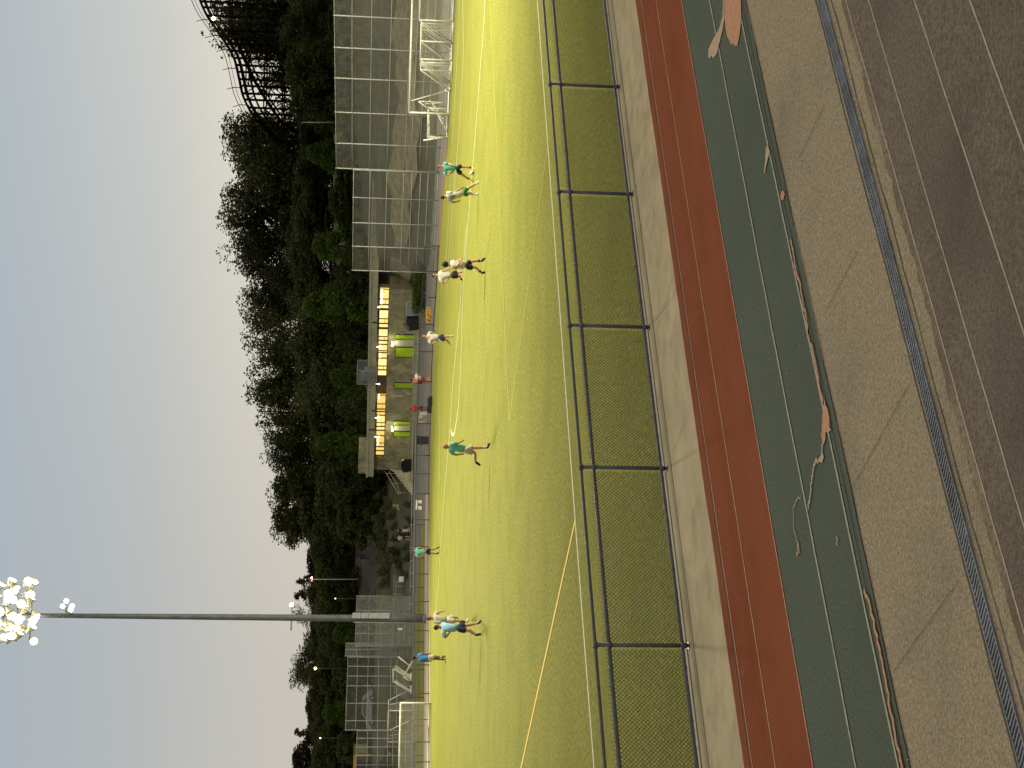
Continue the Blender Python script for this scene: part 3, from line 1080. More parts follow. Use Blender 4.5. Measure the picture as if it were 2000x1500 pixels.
# ------------------------------------------------------------------ flood light masts
def mast(base, label, aim, px_spec=None):
    t = thing('light_mast', label, 'light mast', base)
    b = Vector(base)
    m = MB()
    m.tube([b + Vector((0, 0, z)) for z in (0, 2.5, 12, 22, 31.6)], [.29, .28, .24, .2, .15], 20)
    m.tube([b + Vector((0, 0, z)) for z in (-.05, .25)], [.42, .3], 20)
    m.build('pole', M_pole, t)
    to = Vector((aim[0] - b.x, aim[1] - b.y, 0)).normalized()
    side = Vector((-to.y, to.x, 0))
    cam = Vector((-b.x, -b.y, 0)).normalized()
    right = Vector((-cam.y, cam.x, 0))
    if right.x < 0:
        right = -right
    # cabinets strapped to the trunk
    for z0, z1, wd in ((4.95, 5.6, .38), (4.35, 4.95, .38), (2.75, 4.35, .38)):
        m = MB()
        m.box(b + right * .2 + cam * .3 + Vector((0, 0, (z0 + z1) / 2)), (.42, .26, z1 - z0 - .03), right)
        m.build('cabinet', M_box, t)
    m = MB()
    m.tube([b - right * .31 + cam * .05 + Vector((0, 0, .9)), b - right * .31 + cam * .05 + Vector((0, 0, 5.5))], .035, 6)
    m.build('conduit', M_galv, t)
    # small cross arm
    m = MB()
    z = 10.15
    m.tube([b - right * .95 + Vector((0, 0, z)), b + right * .95 + Vector((0, 0, z))], .06, 6)
    m.box(b + right * .95 + Vector((0, 0, z + .05)), (.3, .3, .25), right)
    arm = m.build('cross_arm', M_galv, t)
    m = MB()
    m.disc(b + right * .95 + cam * .17 + Vector((0, 0, z + .05)), cam + Vector((0, 0, -.3)), .13)
    m.disc(b + right * 1.0 + Vector((0, 0, z - .1)), (0, 0, -1), .14)
    m.build('lens', E_lamp, arm)

    def lamp(pos, d, r):
        d = Vector(d).normalized()
        m = MB()
        m.tube([pos - d * .62, pos - d * .46, pos - d * .26, pos - d * .08, pos + d * .02], [.1, .13, r * .62, r * .93, r], 16)
        m.tube([pos + d * .021, pos + d * .06], [r * 1.02, r * 1.0], 16, False)
        m.tube([pos - d * .4, pos - d * .4 + Vector((0, 0, .4))], .03, 5)
        o = m.build('lamp', M_reflector, t)
        q_ = d.to_track_quat('Z', 'Y').to_matrix()
        m = MB()
        m.ball(pos + d * .03, (r * .8, r * .8, r * .12), 14, 8, q_)
        m.build('lens', E_lamp, o)
    # crossbars and lamps at the head
    rr = random.Random(3)
    m = MB()
    for z in (29.3, 30.3, 31.3, 32.3):
        m.tube([b - right * 1.9 + Vector((0, 0, z)), b + right * 1.9 + Vector((0, 0, z))], .05, 6)
    m.build('crossbar', M_galv, t)
    for z in (29.35, 29.95, 30.6, 31.2, 31.9, 32.5):
        for x in (-1.8, -1.15, -.5, .25, .95, 1.55, 2.15):
            if rr.random() < .1:
                continue
            a = rr.choice((-1, 1)) * rr.uniform(.1, 1.75)
            dd = (to * math.cos(a) + side * math.sin(a)) + Vector((0, 0, -.55 + rr.uniform(-.35, .15)))
            lamp(b + right * (x + rr.uniform(-.22, .22)) + dd.normalized() * .35 + Vector((0, 0, z + rr.uniform(-.28, .28))), dd, rr.uniform(.33, .42))
    m = MB()
    m.tube([b + Vector((0, 0, 26.7)), b + right * .9 + Vector((0, 0, 26.9))], .05, 6)
    m.build('bracket', M_galv, t)
    for x, z in ((.35, 26.4), (.6, 27.0), (.62, 26.3), (1.0, 26.75)):
        lamp(b + right * x + to * .3 + Vector((0, 0, z)), to + Vector((0, 0, -.4)), .2)
    return t


def spot(name, loc, aim, power, size, blend=.8, col=(1, .93, .74), rad=.8):
    l = bpy.data.lights.new(name, 'SPOT')
    l.energy = power
    l.spot_size = math.radians(size)
    l.spot_blend = blend
    l.color = col
    l.shadow_soft_size = rad
    o = bpy.data.objects.new(name, l)
    COL.objects.link(o)
    o.location = loc
    o.rotation_euler = (Vector(aim) - Vector(loc)).to_track_quat('-Z', 'Y').to_euler()
    return o


PB = (-18.05, 108.3, 0)
mast(PB, 'tall grey floodlight mast with lit lamps and grey cabinets behind the pitch', (5, 60))
PR = sp(57, 22.3)
mast(tuple(PR), 'floodlight mast on the near touchline beyond the picture edge', (0, 70))
PF = Vector((43, 99, 0))  # mast and spot added out of view to brighten the far edge of the turf
mast(tuple(PF), 'added unseen floodlight mast behind the stored goals, lighting the far edge', (0, 70))
spot('flood_far_added', (PF.x - 2.2, PF.y - .9, 28.6), (4, 84, 0), 92000, 110, .9, rad=.8)
spot('flood_left', (PB[0] + 1.0, PB[1] - 3.6, 29.0), (-20, 78, 0), 108000, 100, 1.0, rad=1.6)
spot('flood_right', (PR.x - 2.2, PR.y + .8, 28.6), (-4, 70, 0), 172000, 118, .85, rad=.5)
spot('flood_spill', (PB[0] + 1.5, PB[1] - 4.0, 28.6), (2, 18, 0), 88000, 80, 1.0, col=(1, .84, .55), rad=3.2)


# ------------------------------------------------------------------ fences round the pitch
def fence(name, label, base, post_ts, heights, rails, mat, netm, r=.035, rr_=.02, group=None, pname='post', net=(0.05, None)):
    """base: list of ground points (polyline); posts on each point; rails at the heights given; net between"""
    h = heights
    t = thing(name, label, 'fence', base[0], group)
    for i, b in enumerate(base):
        if i in post_ts:
            m = MB()
            m.tube([b, b + Vector((0, 0, h + .04))], r, 6)
            m.build(pname, mat, t)
    for z in rails:
        m = MB()
        m.tube([b + Vector((0, 0, z)) for b in base], rr_, 6)
        m.build('rail', mat, t)
    if netm:
        m = MB()
        off = Vector((0, .03, 0))
        m.strip([b + off + Vector((0, 0, net[0])) for b in base], [b + off + Vector((0, 0, h)) for b in base])
        m.build('mesh_panel', netm, t)
    return t


# tall netted fences on the right
R1y = [-110, -40, 38, 101, 161, 228, 289, 338]
R1 = [gp(886 - y * .075 if y > 0 else 886 - y * .06, y) + Vector((.3, 1.6, 0)) for y in R1y]
fence('netted_fence', 'taller grey ball-stop fence of wire mesh behind the stored goals', R1, range(9), 7.45, [7.43, 6.3, 5.05, 3.8, 2.55, 2.1, 1.5, 1.0, .15], M_galv, M_link, .045, .028)
m = MB()
R2y = [338, 395, 444.6, 491, 538]
R2b = [861.5, 858.6, 855.8, 853.2, 850.5]
R2 = [gp(b, y) + Vector((.3, 1.4, 0)) for b, y in zip(R2b, R2y)]
R2[0] = R2[0] + Vector((-.08, .1, 0))
fence('netted_fence', 'lower grey ball-stop fence of wire mesh ending beside the building', R2, range(5), 6.2, [6.18, 5.0, 3.8, 2.6, 2.0, 1.4, .85, .15], M_galv, M_link, .04, .026)

# tall fences on the left


def lf(label, ys, base, top, rails_px, netm, mat=M_galv, dY=0.0, names='netted_fence'):
    pts = [gp(base(y), y) + Vector((0, dY, 0)) for y in ys]
    hh = np.mean([at(top, y, p.y).z for y, p in zip(ys, pts)])
    mid = pts[len(pts) // 2]
    ym = ys[len(ys) // 2]
    rails = [at(px, ym, mid.y).z for px in rails_px]
    return fence(names, label, pts, range(len(pts)), hh, [hh - .02] + rails, mat, netm, .045, .03)


lf('grey mesh fence section nearest the light pole with two wide bays', [1165, 1193, 1238, 1262], lambda y: 806, 695, [720, 744, 768, 779, 790, 800], M_link2)
lf('brightest narrow mesh fence section, taller than the one by the pole', [1257, 1269, 1282], lambda y: 804, 675, [697, 719, 741, 766, 774, 785, 797], M_link2)
lf('long tall dark mesh fence behind the white goals on the left', [1284, 1302, 1321, 1340, 1374, 1408, 1426], lambda y: 808, 677, [697, 718, 739, 763, 775], M_link)
lf('lower mesh fence section cut by the lower picture edge', [1427, 1442, 1459, 1476, 1494, 1530], lambda y: 809, 696, [717, 737, 757, 767, 779, 792], M_link)
lf('short galvanised fence with a white sign before the silver shrubs', [1104, 1137, 1145, 1161], lambda y: 801 , 769, [773, 792], M_link, M_galvd)

# low dark fence along the far side of the pitch
LB = [(859, 480), (856, 530), (853, 581), (848.5, 634), (846.6, 687), (844.5, 745), (843.3, 800), (842.3, 828), (840.7, 890), (839.7, 926), (839.2, 965), (838.5, 1016), (838.2, 1069), (838.2, 1122), (838.6, 1176), (838.8, 1233), (839, 1300), (839.2, 1356), (839.5, 1407), (840, 1451), (840.4, 1490), (841, 1540), (842, 1600)]
fence('low_fence', 'long low dark fence along the far edge of the pitch', [gp(*q) + Vector((0, .25, 0)) for q in LB], range(30), 1.08, [1.06, .08], M_black, M_linkd, .03, .026)
LB2 = [(829.5, 1025), (829.2, 1090), (828.8, 1148), (828.6, 1200), (828.2, 1254), (827.8, 1308), (827.4, 1362), (827, 1418), (826.5, 1476), (826, 1530)]
fence('low_fence', 'second low dark fence between the tan path and the turf strip', [gp(*q) for q in LB2], range(12), .78, [.76, .4], M_black, None, .03, .022)
LB3 = [(823, 700), (820, 780), (818.5, 850), (817, 930), (816.5, 985), (816, 1025), (815.5, 1070), (815, 1095), (814.5, 1120), (814, 1145), (813, 1180)]
fence('rail_fence', 'pale galvanised rail fence between the grey track and the grass bank', [gp(*q) for q in LB3], range(12), .62, [.6, .3], M_galv, None, .03, .028)
LB4 = [(831, 545), (829.5, 580), (828, 640), (826.5, 690), (825, 740)]
fence('rail_fence', 'galvanised rail fence in front of the black covered stack', [gp(*q) for q in LB4], range(6), .95, [.93, .45], M_galv, None, .03, .025)

# small white signs on the fences


def sign(pxs, Y, label, mat=M_sign, name='sign', marks=None):
    """pxs: rectangle (x0,x1,y0,y1) in picture; becomes a 3 cm board"""
    x0, x1, y0, y1 = pxs
    c = at((x0 + x1) / 2, (y0 + y1) / 2, Y)
    wd = (y1 - y0) / F * Y
    hh = (x1 - x0) / F * Y
    m = MB()
    m.box(c, (wd, .03, hh), (1, 0, 0))
    o = m.build(name, mat, None, c)
    tag(o, label, 'sign')
    if marks:
        for (a0, a1, b0, b1) in marks:
            q = at((a0 + a1) / 2, (b0 + b1) / 2, Y - .02)
            m = MB()
            m.box(q, ((b1 - b0) / F * Y, .006, (a1 - a0) / F * Y), (1, 0, 0))
            m.build('lettering', M_black, o)
    return o


sign((779, 788.2, 1126, 1136), 146, 'white notice with a dark line hung on the short galvanised fence', marks=[(784.8, 785.6, 1127.5, 1134.5)])
sign((777, 785.5, 1226.5, 1230.5), 134, 'small pale label on the mesh fence beside the light pole')
sign((812, 815, 976.5, 995.5), 108.5, 'long narrow pale board on the fence above two square ones')
sign((817, 823.3, 977, 983), 108.5, 'pale square board on the low fence, nearer the stairs')
sign((817, 823.3, 988.5, 995.5), 108.5, 'pale square board on the low fence, nearer the man in teal')

# stone-coloured benches and a bin by the track
for (x0, x1, y0, y1, lab) in [(820, 833, 805, 811, 'pale upright block beside the red-shirted person'), (819, 825.5, 811.5, 818, 'pale bench seat between two blocks'), (818.5, 833, 819, 825.5, 'pale block with a rounded corner left of the bench seat')]:
    Y = 114
    a = at(x1, (y0 + y1) / 2, Y)
    b = at(x0, (y0 + y1) / 2, Y)
    wd = (y1 - y0) / F * Y
    m = MB()
    m.box((a.x, Y, (a.z + b.z) / 2), (wd, .45, b.z - a.z))
    m.box((a.x, Y - .02, b.z + .02), (wd * 1.06, .5, .04))
    o = m.build('stone_block', M_tan2, None, (a.x, Y, a.z))
    tag(o, lab, 'block', 'pale blocks by the grey track')
a = at(837, 860, 112)
m = MB()
m.box((a.x, 112, a.z + .43), (.62, .5, .86))
m.box((a.x, 111.98, a.z + .9), (.7, .58, .08))
m.box((a.x - .33, 111.9, a.z + .6), (.06, .2, .3))
o = m.build('equipment_box', M_card, None, (a.x, 112, a.z))
tag(o, 'dark grey equipment box behind the low fence under the end lit windows', 'box')


# ------------------------------------------------------------------ goals
def bars(name, segs, mat, parent, r=.045):
    m = MB()
    for s in segs:
        m.tube(s, r, 8)
    return m.build(name, mat, parent)


def goal(label, L, R, h, back, bt, netcover=True, r=.05, group='stored portable goals', name='soccer_goal', stays=True, mids=()):
    """L,R: feet of the posts; back: ground vector to the rear bar; bt: share of it at the top"""
    L, R, back = Vector(L), Vector(R), Vector(back)
    t = thing(name, label, 'goal', (L + R) / 2, group)
    u = Vector((0, 0, h))
    g_ = Vector((0, 0, r))
    bars('crossbar', [[L + u, R + u]], M_gwhite, t, r)
    for p in (L, R):
        bars('post', [[p, p + u]], M_gwhite, t, r)
    for q in mids:
        p = L.lerp(R, q)
        bars('brace', [[p, p + u]], M_gwhite, t, r)
    for p in [L, R] + [L.lerp(R, q) for q in mids]:
        bars('stay', [[p + u, p + u + back * bt, p + back + g_]], M_gwhite, t, r * .85)
    bars('ground_frame', [[L + g_, L + back + g_, R + back + g_, R + g_]], M_gwhite, t, r * .9)
    if netcover:
        m = MB()
        m.add([L + u, R + u, R + u + back * bt, L + u + back * bt, L + back, R + back, L, R],
              [(0, 1, 2, 3), (3, 2, 5, 4), (0, 3, 4, 6), (1, 2, 5, 7)])
        m.build('net', M_net, t)
    return t


YG = 88.5
# big goal with its left post in view
Lq = at(880, 223, YG + .6)
Lq.z = 0
hb = at(799, 222, YG + .6).z
goal('large white goal with the tallest crossbar, behind the stored small goals', (Lq.x + 7.3, YG - 1.6, 0), (Lq.x, YG + .6, 0), hb, (.35, 1.5, 0), .25, r=.06)


def gq(x, y, Y):
    p = at(x, y, Y)
    return Vector((p.x, Y, 0))


def gh(x, y, Y):
    return at(x, y, Y).z


g0 = gq(885, 42, 87.2)
goal('white netted goal cut by the upper picture edge, its side stays slanting', g0 + Vector((4.6, -1.2, 0)), g0, gh(819.5, 43, 87.2), (-1.15, .55, 0), .02, r=.05)
for k, (dy, dl) in enumerate([(3, 'first'), (8, 'second'), (13, 'third')]):
    p = gq(884, 40 + dy, 87.6 + k * .25)
    bars_t = None
g1 = gq(883, 118, 88.0)
g2 = gq(884, 48, 87.5)
goal('small white stored goal with a vertical brace in the middle', g2, g1, gh(822, 80, 87.8), (-1.25, .5, 0), .02, r=.05, mids=(.5,))
for k in range(2):
    p = gq(884, 54 + k * 7, 87.8 + k * .2)
    q = gq(883, 124 + k * 5, 88.1 + k * .2)
    goal(['small white stored goal nested second in the row, braced at both ends', 'small white stored goal nested third in the row, thin frame'][k], p, q, gh(823, 84, 88) - .03 * k, (-1.2, .45, 0), .02, netcover=False, r=.04)
g3 = gq(880, 139, 88.6)
g4 = gq(880, 126, 90.2)
goal('narrow white stored goal at the left end of the small goals', g4, g3, gh(822, 139, 88.6), (-1.2, .3, 0), .02, r=.042)
g5 = gq(872.5, 269, 91.2)
g6 = gq(874, 212, 91.0)
t = goal('low white goal at the far left of the stored goals, partly dismantled', g6, g5, gh(835, 268, 91.2), (.3, .9, 0), .5, r=.045)
bars('loose_bar', [[at(827.5, 274, 90.8), at(872, 268, 91.1)]], M_gwhite, t, .055)
t = thing('folded_goal_frame', 'tangle of white bars leaning inside the low dismantled goal', 'goal', gq(872, 205, 90.6), 'stored portable goals')
for a, b in [((818, 198), (870, 200)), ((830, 203), (870, 200)), ((818, 199), (838, 213)), ((839, 212), (870, 213)), ((839, 196), (860, 222)), ((852, 219), (867, 234)), ((854, 222), (872, 255)), ((841, 214), (856, 218)), ((838, 215), (838, 268)), ((803, 197), (874, 177))]:
    bars('bar', [[at(*a, 90.6), at(*b, 90.4)]], M_gwhite, t, .035)
bars('wheel', [[at(874, 172, 90.4), at(874, 180, 90.4)]], M_gwhite, t, .16)

# goals on the left
YE = 95.2
e0 = gq(842, 1373, YE)
goal('white goal with the nearest crossbar on the left, cut by the picture edge', e0, e0 + Vector((-5.0, -.4, 0)), gh(782.5, 1373, YE), (-.5, 1.9, 0), .15, r=.055, group='goals on the left')
YD = 131
p0 = at(803, 1388, YD)
p1 = at(801, 1449, YD)
bz = p0.z
for q in (p0, p1):
    q.z = bz
t = goal('white goal standing behind the nearest left goal, its net dark', (p0.x, YD, 0), (p1.x, YD, 0), at(758, 1415, YD).z, (.85, .8, 0), .5, r=.055, group='goals on the left')
bars('stay', [[at(759, 1368, YD), at(759, 1388, YD)], [at(795, 1350, YD - .2), at(759, 1368, YD)], [at(757, 1428, YD), at(800, 1408, YD - .4)]], M_gwhite, t, .05)
for (y0, lab, mid) in [(1306, 'white stored goal tipped back beside the folded frame, with broad pale panels', 2), (1331, 'white stored goal leaning between the panelled one and the standing one', 1)]:
    YS = 129
    A = at(768, y0, YS)
    t = thing('stored_goal', lab, 'goal', (A.x, YS, 0), 'goals on the left')
    bars('crossbar', [[at(768, y0, YS), at(768, y0 + 25 if y0 < 1320 else y0 + 2, YS)]], M_gwhite, t, .06)
    bars('stay', [[at(769, y0, YS), at(803, y0 + 22, YS)]], M_gwhite, t, .06)
    for k in range(mid):
        q = [at(771 + k, y0 - 2 - 3 * k, YS + .3), at(771 + k, y0 - 4 - 3 * k, YS + .3), at(802, y0 + 17 - 4 * k, YS + .3), at(802, y0 + 20 - 4 * k, YS + .3)]
        m = MB()
        m.prism(q, (0, .1, 0))
        m.build('panel', M_gwhite, t)
    bars('ground_frame', [[at(803, y0 + 8, YS), at(803, y0 + 24, YS)]], M_gwhite, t, .08)
    m = MB()
    m.poly([at(769, y0 + 2, YS + .15), at(769, y0 + 24, YS + .15), at(800, y0 + 40, YS + .15), at(800, y0 + 20, YS + .15)])
    m.build('net', M_net, t)
t = thing('folded_goal_frame', 'two crossed white bars of a folded goal beside the bright fence section', 'goal', gq(806, 1300, 127), 'goals on the left')
for a, b in [((777, 1282), (806, 1305)), ((806, 1291), (788, 1322)), ((788, 1322), (800, 1330))]:
    bars('bar', [[at(*a, 127), at(*b, 127)]], M_gwhite, t, .06)

# ------------------------------------------------------------------ the flat-roofed building
bt = thing('field_house', 'long flat-roofed concrete building with lit high windows and lime doors', 'building', wl(0, 1.5))


def wa(py, off=1.5, px=780):
    d = ray(px, py)
    ax, ay = Aw.x + NW.x * off, Aw.y + NW.y * off
    det = -TW.x * d[1] + TW.y * d[0]
    return (ax * d[1] - ay * d[0]) / det


def wz(px, py, off=1.5):
    p = wl(wa(py, off), off)
    return at(px, py, p.y).z


def wbox(m, a0, a1, b0, b1, z0, z1):
    c = wl((a0 + a1) / 2, (b0 + b1) / 2, (z0 + z1) / 2)
    m.box(c, (abs(a1 - a0), abs(b1 - b0), z1 - z0), TW, NW)
    return m


aR, aL = wa(541), wa(918)
ZT, ZF, ZW0, ZW1 = 5.12, 4.26, 3.12, 4.1
m = MB()
wbox(m, wa(565), aL, 1.5, 16, -.2, ZW0)                     # lower wall
wbox(m, wa(894), aL, 1.497, 16, ZW0 + .003, ZF)
m.build('wall', M_conc, bt)
m = MB()
wbox(m, wa(565), aL, 2.2, 16, ZW0 + .003, ZF - .003)
m.build('rear_wall', M_brown, bt)
m = MB()
wbox(m, aR - 1.2, wa(565) - .02, 3.4, 16, -.2, ZF - .003)
o = m.build('side_wing', M_brown, bt)
m = MB()
wbox(m, wa(551), wa(556), 3.36, 3.4, wz(786, 552, 3.4), wz(773, 552, 3.4))
m.build('panel', M_box, o)
m = MB()
wbox(m, aR - 1.2, wa(918) + .3, .7, 16.5, ZF, ZT - .22)
rf = m.build('roof', M_conc2, bt)
m = MB()
wbox(m, aR - 1.3, wa(918) + .35, .62, 16.6, ZT - .218, ZT)
m.build('coping', M_conc2, rf)
m = MB()
for py, x0, x1 in ((631, 727, 736), (803, 726, 735), (840, 721, 735)):
    a = wa(py, .7)
    wbox(m, a - .06, a + .06, .62, .697, wz(x1, py, .7), wz(x0, py, .7))
m.build('downpipe', M_frame, rf)
m = MB()
wbox(m, wa(888), wa(918), .9, 4, ZW1 + .2, wz(700, 903))
m.build('end_block', M_conc, bt)
m = MB()
wbox(m, -6, 27.5, .05, 1.497, -.2, .4)
wbox(m, -6, 27.5, 0, .3, .403, .46)
m.build('plinth', M_conc2, bt)
# lit clerestory windows
WIN = [(567, 597, 0), (597.5, 606, 0), (607.5, 634, 0), (634.5, 643, 0), (644.5, 667, 0), (667.5, 675, 0), (675.5, 691, 0), (691.5, 701.5, 0), (702, 724.5, 0), (725, 737, 0),
       (774, 801, 1), (801.5, 806, 1), (806.5, 813, 1), (813.5, 835, 0), (835.5, 842.5, 0), (843, 853, 1), (853.5, 874.5, 1), (875, 882, 1), (882.5, 892, 2)]
for (y0, y1, k) in WIN:
    a0, a1 = wa(y0), wa(y1)
    m = MB()
    f = .025
    wbox(m, a0, a1, 1.55, 1.68, ZW0 + .006, ZW0 + .07)
    wbox(m, a0, a1, 1.55, 1.68, ZW1 - .05, ZW1)
    wbox(m, a0, a0 + f, 1.56, 1.67, ZW0 + .071, ZW1 - .051)
    wbox(m, a1 - f, a1, 1.56, 1.67, ZW0 + .071, ZW1 - .051)
    if y1 - y0 > 15:
        mid = (a0 + a1) / 2 + .3
        wbox(m, mid - .025, mid + .025, 1.56, 1.67, ZW0 + .071, ZW1 - .051)
        wbox(m, mid, a1 - f, 1.57, 1.66, ZW0 + .36, ZW0 + .4)
    o = m.build('window', M_frame, bt)
    m = MB()
    wbox(m, a0 + f * .5, a1 - f * .5, 1.75, 1.8, ZW0 + .03, ZW1 - .03)
    m.build('pane', E_pane if k == 0 else E_pane2, o)
m = MB()
wbox(m, wa(565), wa(894), 1.52, 2.1, ZW1 + .003, ZF - .003)
m.build('lintel', M_brown, bt)
for (y0, y1) in ((568, 597), (676, 681), (694, 703), (774, 782), (816, 820), (855, 872)):
    m = MB()
    a0, a1 = wa(y0), wa(y1)
    m.tube([wl(a0, 1.71, ZW1 - .22), wl(a1, 1.71, ZW1 - .22)], .055, 6)
    m.build('tube_lamp', E_tube, bt)
# lamps under the eaves
for py in (601, 679, 751, 817, 854):
    p = wl(wa(py, 1.2), 1.2, wz(740.5, py, 1.2))
    m = MB()
    m.ball(p, .085, 10, 7)
    m.tube([p, Vector((p.x, p.y, ZF))], .03, 5)
    o = m.build('eave_lamp', E_tube, bt)
# doors and lit pillars
DO = [(653.5, 664, 0), (678, 696, 1), (747, 757, 0), (822.5, 831.5, 0), (843, 851.5, 0)]
for (y0, y1, k) in DO:
    a0, a1 = wa(y0), wa(y1)
    zt = wz(773 if y0 < 700 else (770.5 if y0 < 800 else 769), (y0 + y1) / 2)
    m = MB()
    wbox(m, a0, a1, 1.44, 1.497, .42, zt)
    o = m.build('door', M_lime, bt)
    m = MB()
    wbox(m, a0 - .07, a0 - .005, 1.42, 1.495, .42, zt + .07)
    wbox(m, a1 + .005, a1 + .07, 1.42, 1.495, .42, zt + .07)
    wbox(m, a0, a1, 1.42, 1.495, zt + .006, zt + .07)
    m.build('frame', M_frame, o)
    m = MB()
    q = wl(a0 + .12, 1.41, 1.35)
    m.tube([q, q + TW * .12], .02, 6)
    m.build('handle', M_galv, o)
for (y0, y1) in ((665.5, 677), (833, 842)):
    a0, a1 = wa(y0, 1.2), wa(y1, 1.2)
    am, rad = (a0 + a1) / 2, (a1 - a0) / 2
    zt = wz(768, (y0 + y1) / 2, 1.2)
    pts = [wl(am + rad * math.cos(t_), 1.3, zt - rad * .9 + rad * .9 * math.sin(t_)) for t_ in np.linspace(0, PI, 9)] + [wl(am - rad, 1.3, .405), wl(am + rad, 1.3, .405)]
    m = MB()
    m.prism(pts, NW * .19)
    m.build('pillar', M_pil, bt)
    p = wl(am, .95, zt + .1)
    m = MB()
    m.ball(p, .1, 10, 7)
    m.tube([p, wl(am, 1.49, zt + .14)], .03, 5)
    m.build('wall_lamp', E_lamp, bt)
    l = bpy.data.lights.new('wall_light', 'POINT')
    l.energy = 55
    l.color = (1, .93, .55)
    l.shadow_soft_size = .1
    o = bpy.data.objects.new('wall_light', l)
    COL.objects.link(o)
    o.location = wl(am, .72, zt + .05)
# small fittings on the wall
m = MB()
for (x0, x1, y0, y1) in ((755, 762, 690, 694), (756, 761.5, 822, 827), (755, 761, 853, 858), (776, 782, 850.5, 853.5), (782, 787, 650.5, 652.5), (777, 783, 854, 856), (764, 788, 771, 775), (793, 802, 766, 770)):
    wbox(m, wa(y0), wa(y1), 1.45, 1.496, wz(x1, y0), wz(x0, y0))
m.build('wall_fitting', M_tan2, bt)
for a in (6.0, 13.5, 20.0):
    l = bpy.data.lights.new('window_glow', 'POINT')
    l.energy = 30
    l.color = (1, .7, .3)
    l.shadow_soft_size = .3
    o = bpy.data.objects.new('window_glow', l)
    COL.objects.link(o)
    o.location = wl(a, .95, 3.9)

# cage of wire and ducts on the roof edge
ca, cb = wa(713.5, 1.0), wa(740, 1.0)
z0, z1 = wz(736, 727, 1.0), wz(698, 727, 1.0)
t = thing('rooftop_cage', 'wire cage holding pale ducts at the roof edge', 'cage', wl((ca + cb) / 2, .55, z0))
m = MB()
for a in (ca, cb):
    for b in (.1, 1.6):
        m.tube([wl(a, b, z0), wl(a, b, z1)], .03, 5)
for z in (z0, z1):
    m.tube([wl(ca, .1, z), wl(cb, .1, z), wl(cb, 1.6, z), wl(ca, 1.6, z), wl(ca, .1, z)], .03, 5)
m.tube([wl(cb, .1, (z0 + z1) / 2 + .2), wl(cb + 1.2, .1, z0 + .8)], .025, 5)
m.build('frame', M_galv, t)
m = MB()
for (p, q) in (((ca, .1), (cb, .1)), ((cb, .1), (cb, 1.6)), ((ca, .1), (ca, 1.6))):
    m.add([wl(*p, z0), wl(*q, z0), wl(*q, z1), wl(*p, z1)], [(0, 1, 2, 3)])
m.build('mesh_panel', net_mat('cage_net', (.22, .25, .26), .4), t)
m = MB()
am = (ca + cb) / 2
wbox(m, am - .1, am + .35, .5, 1.0, z0 + .15, z1 - .35)
wbox(m, am + .5, am + .85, .5, 1.0, z0 + .15, z1 - .35)
wbox(m, ca + .2, ca + .6, .5, .9, z1 - 1.1, z1 - .7)
m.build('duct', M_galv, t)

# rusty strip, barrels behind the roof
a0, a1 = wa(775, 17), wa(842, 17)
m = MB()
for k in range(12):
    aa = a0 + (a1 - a0) * k / 12
    wbox(m, aa, aa + (a1 - a0) / 12 - .04, 17, 17.5, 3.0, wz(702, 800, 17))
o = m.build('rusty_fence', surf('rust_sheet', (.06, .035, .022), (.11, .06, .035), scale=2), None, wl((a0 + a1) / 2, 17, 3))
tag(o, 'brown rusty sheet fence behind the roof', 'fence')

# equipment in front of the building
Yc = 128
t = thing('wire_cage_cart', 'grey wire mesh cage beside the black covered stack', 'cage', at(820, 602, Yc))
m = MB()
cs = [at(820, 589, Yc), at(820, 616, Yc), at(795, 589, Yc), at(795, 616, Yc)]
dz = Vector((0, 1.2, 0))
for a, b in ((0, 2), (1, 3), (0, 1), (2, 3)):
    m.tube([cs[a], cs[b]], .03, 5)
    m.tube([cs[a] + dz, cs[b] + dz], .03, 5)
for a in range(4):
    m.tube([cs[a], cs[a] + dz], .03, 5)
m.build('frame', M_galv, t)
m = MB()
m.add([cs[0], cs[1], cs[3], cs[2], cs[0] + dz, cs[1] + dz, cs[3] + dz, cs[2] + dz], [(0, 1, 2, 3), (4, 5, 6, 7), (0, 4, 7, 3), (1, 5, 6, 2)])
m.build('mesh_panel', net_mat('cart_net', (.2, .23, .25), .55), t)


def tarp(pxs, Y, depth, label, seed, name='covered_stack'):
    """lumpy covered heap with outline pxs (px, py)"""
    r = random.Random(seed)
    m = MB()
    pts = [at(a, b, Y) for a, b in pxs]
    n = len(pts)
    rings = []
    for k in range(5):
        f = [0, .25, .5, .75, 1][k]
        sh = 1 - .12 * abs(f - .5) * 2
        cx = sum(p.x for p in pts) / n
        zb = min(p.z for p in pts)
        rings.append([Vector((cx + (p.x - cx) * sh + r.uniform(-.03, .03), Y + depth * f + r.uniform(-.05, .05), zb + (p.z - zb) * sh)) for p in pts])
    for R_ in rings:
        m.v += [tuple(p) for p in R_]
    for k in range(4):
        for i in range(n):
            m.f.append((k * n + i, k * n + (i + 1) % n, (k + 1) * n + (i + 1) % n, (k + 1) * n + i))
            m.sm.append(False)
    m.f += [tuple(range(n)), tuple(reversed(range(4 * n, 5 * n)))]
    m.sm += [False, False]
    # folds and glossy creases on the cover
    for i in range(14):
        a = r.choice(pts)
        b = r.choice(pts)
        p = a.lerp(b, r.uniform(.3, .7))
        m.box((p.x, Y - .03, p.z), (r.uniform(.08, .2), .08, r.uniform(.03, .08)), (1, r.uniform(-.5, .5), r.uniform(-.4, .4)))
    o = m.build(name, M_plastic, None, (sum(p.x for p in pts) / n, Y, min(p.z for p in pts)))
    return tag(o, label, 'cover')


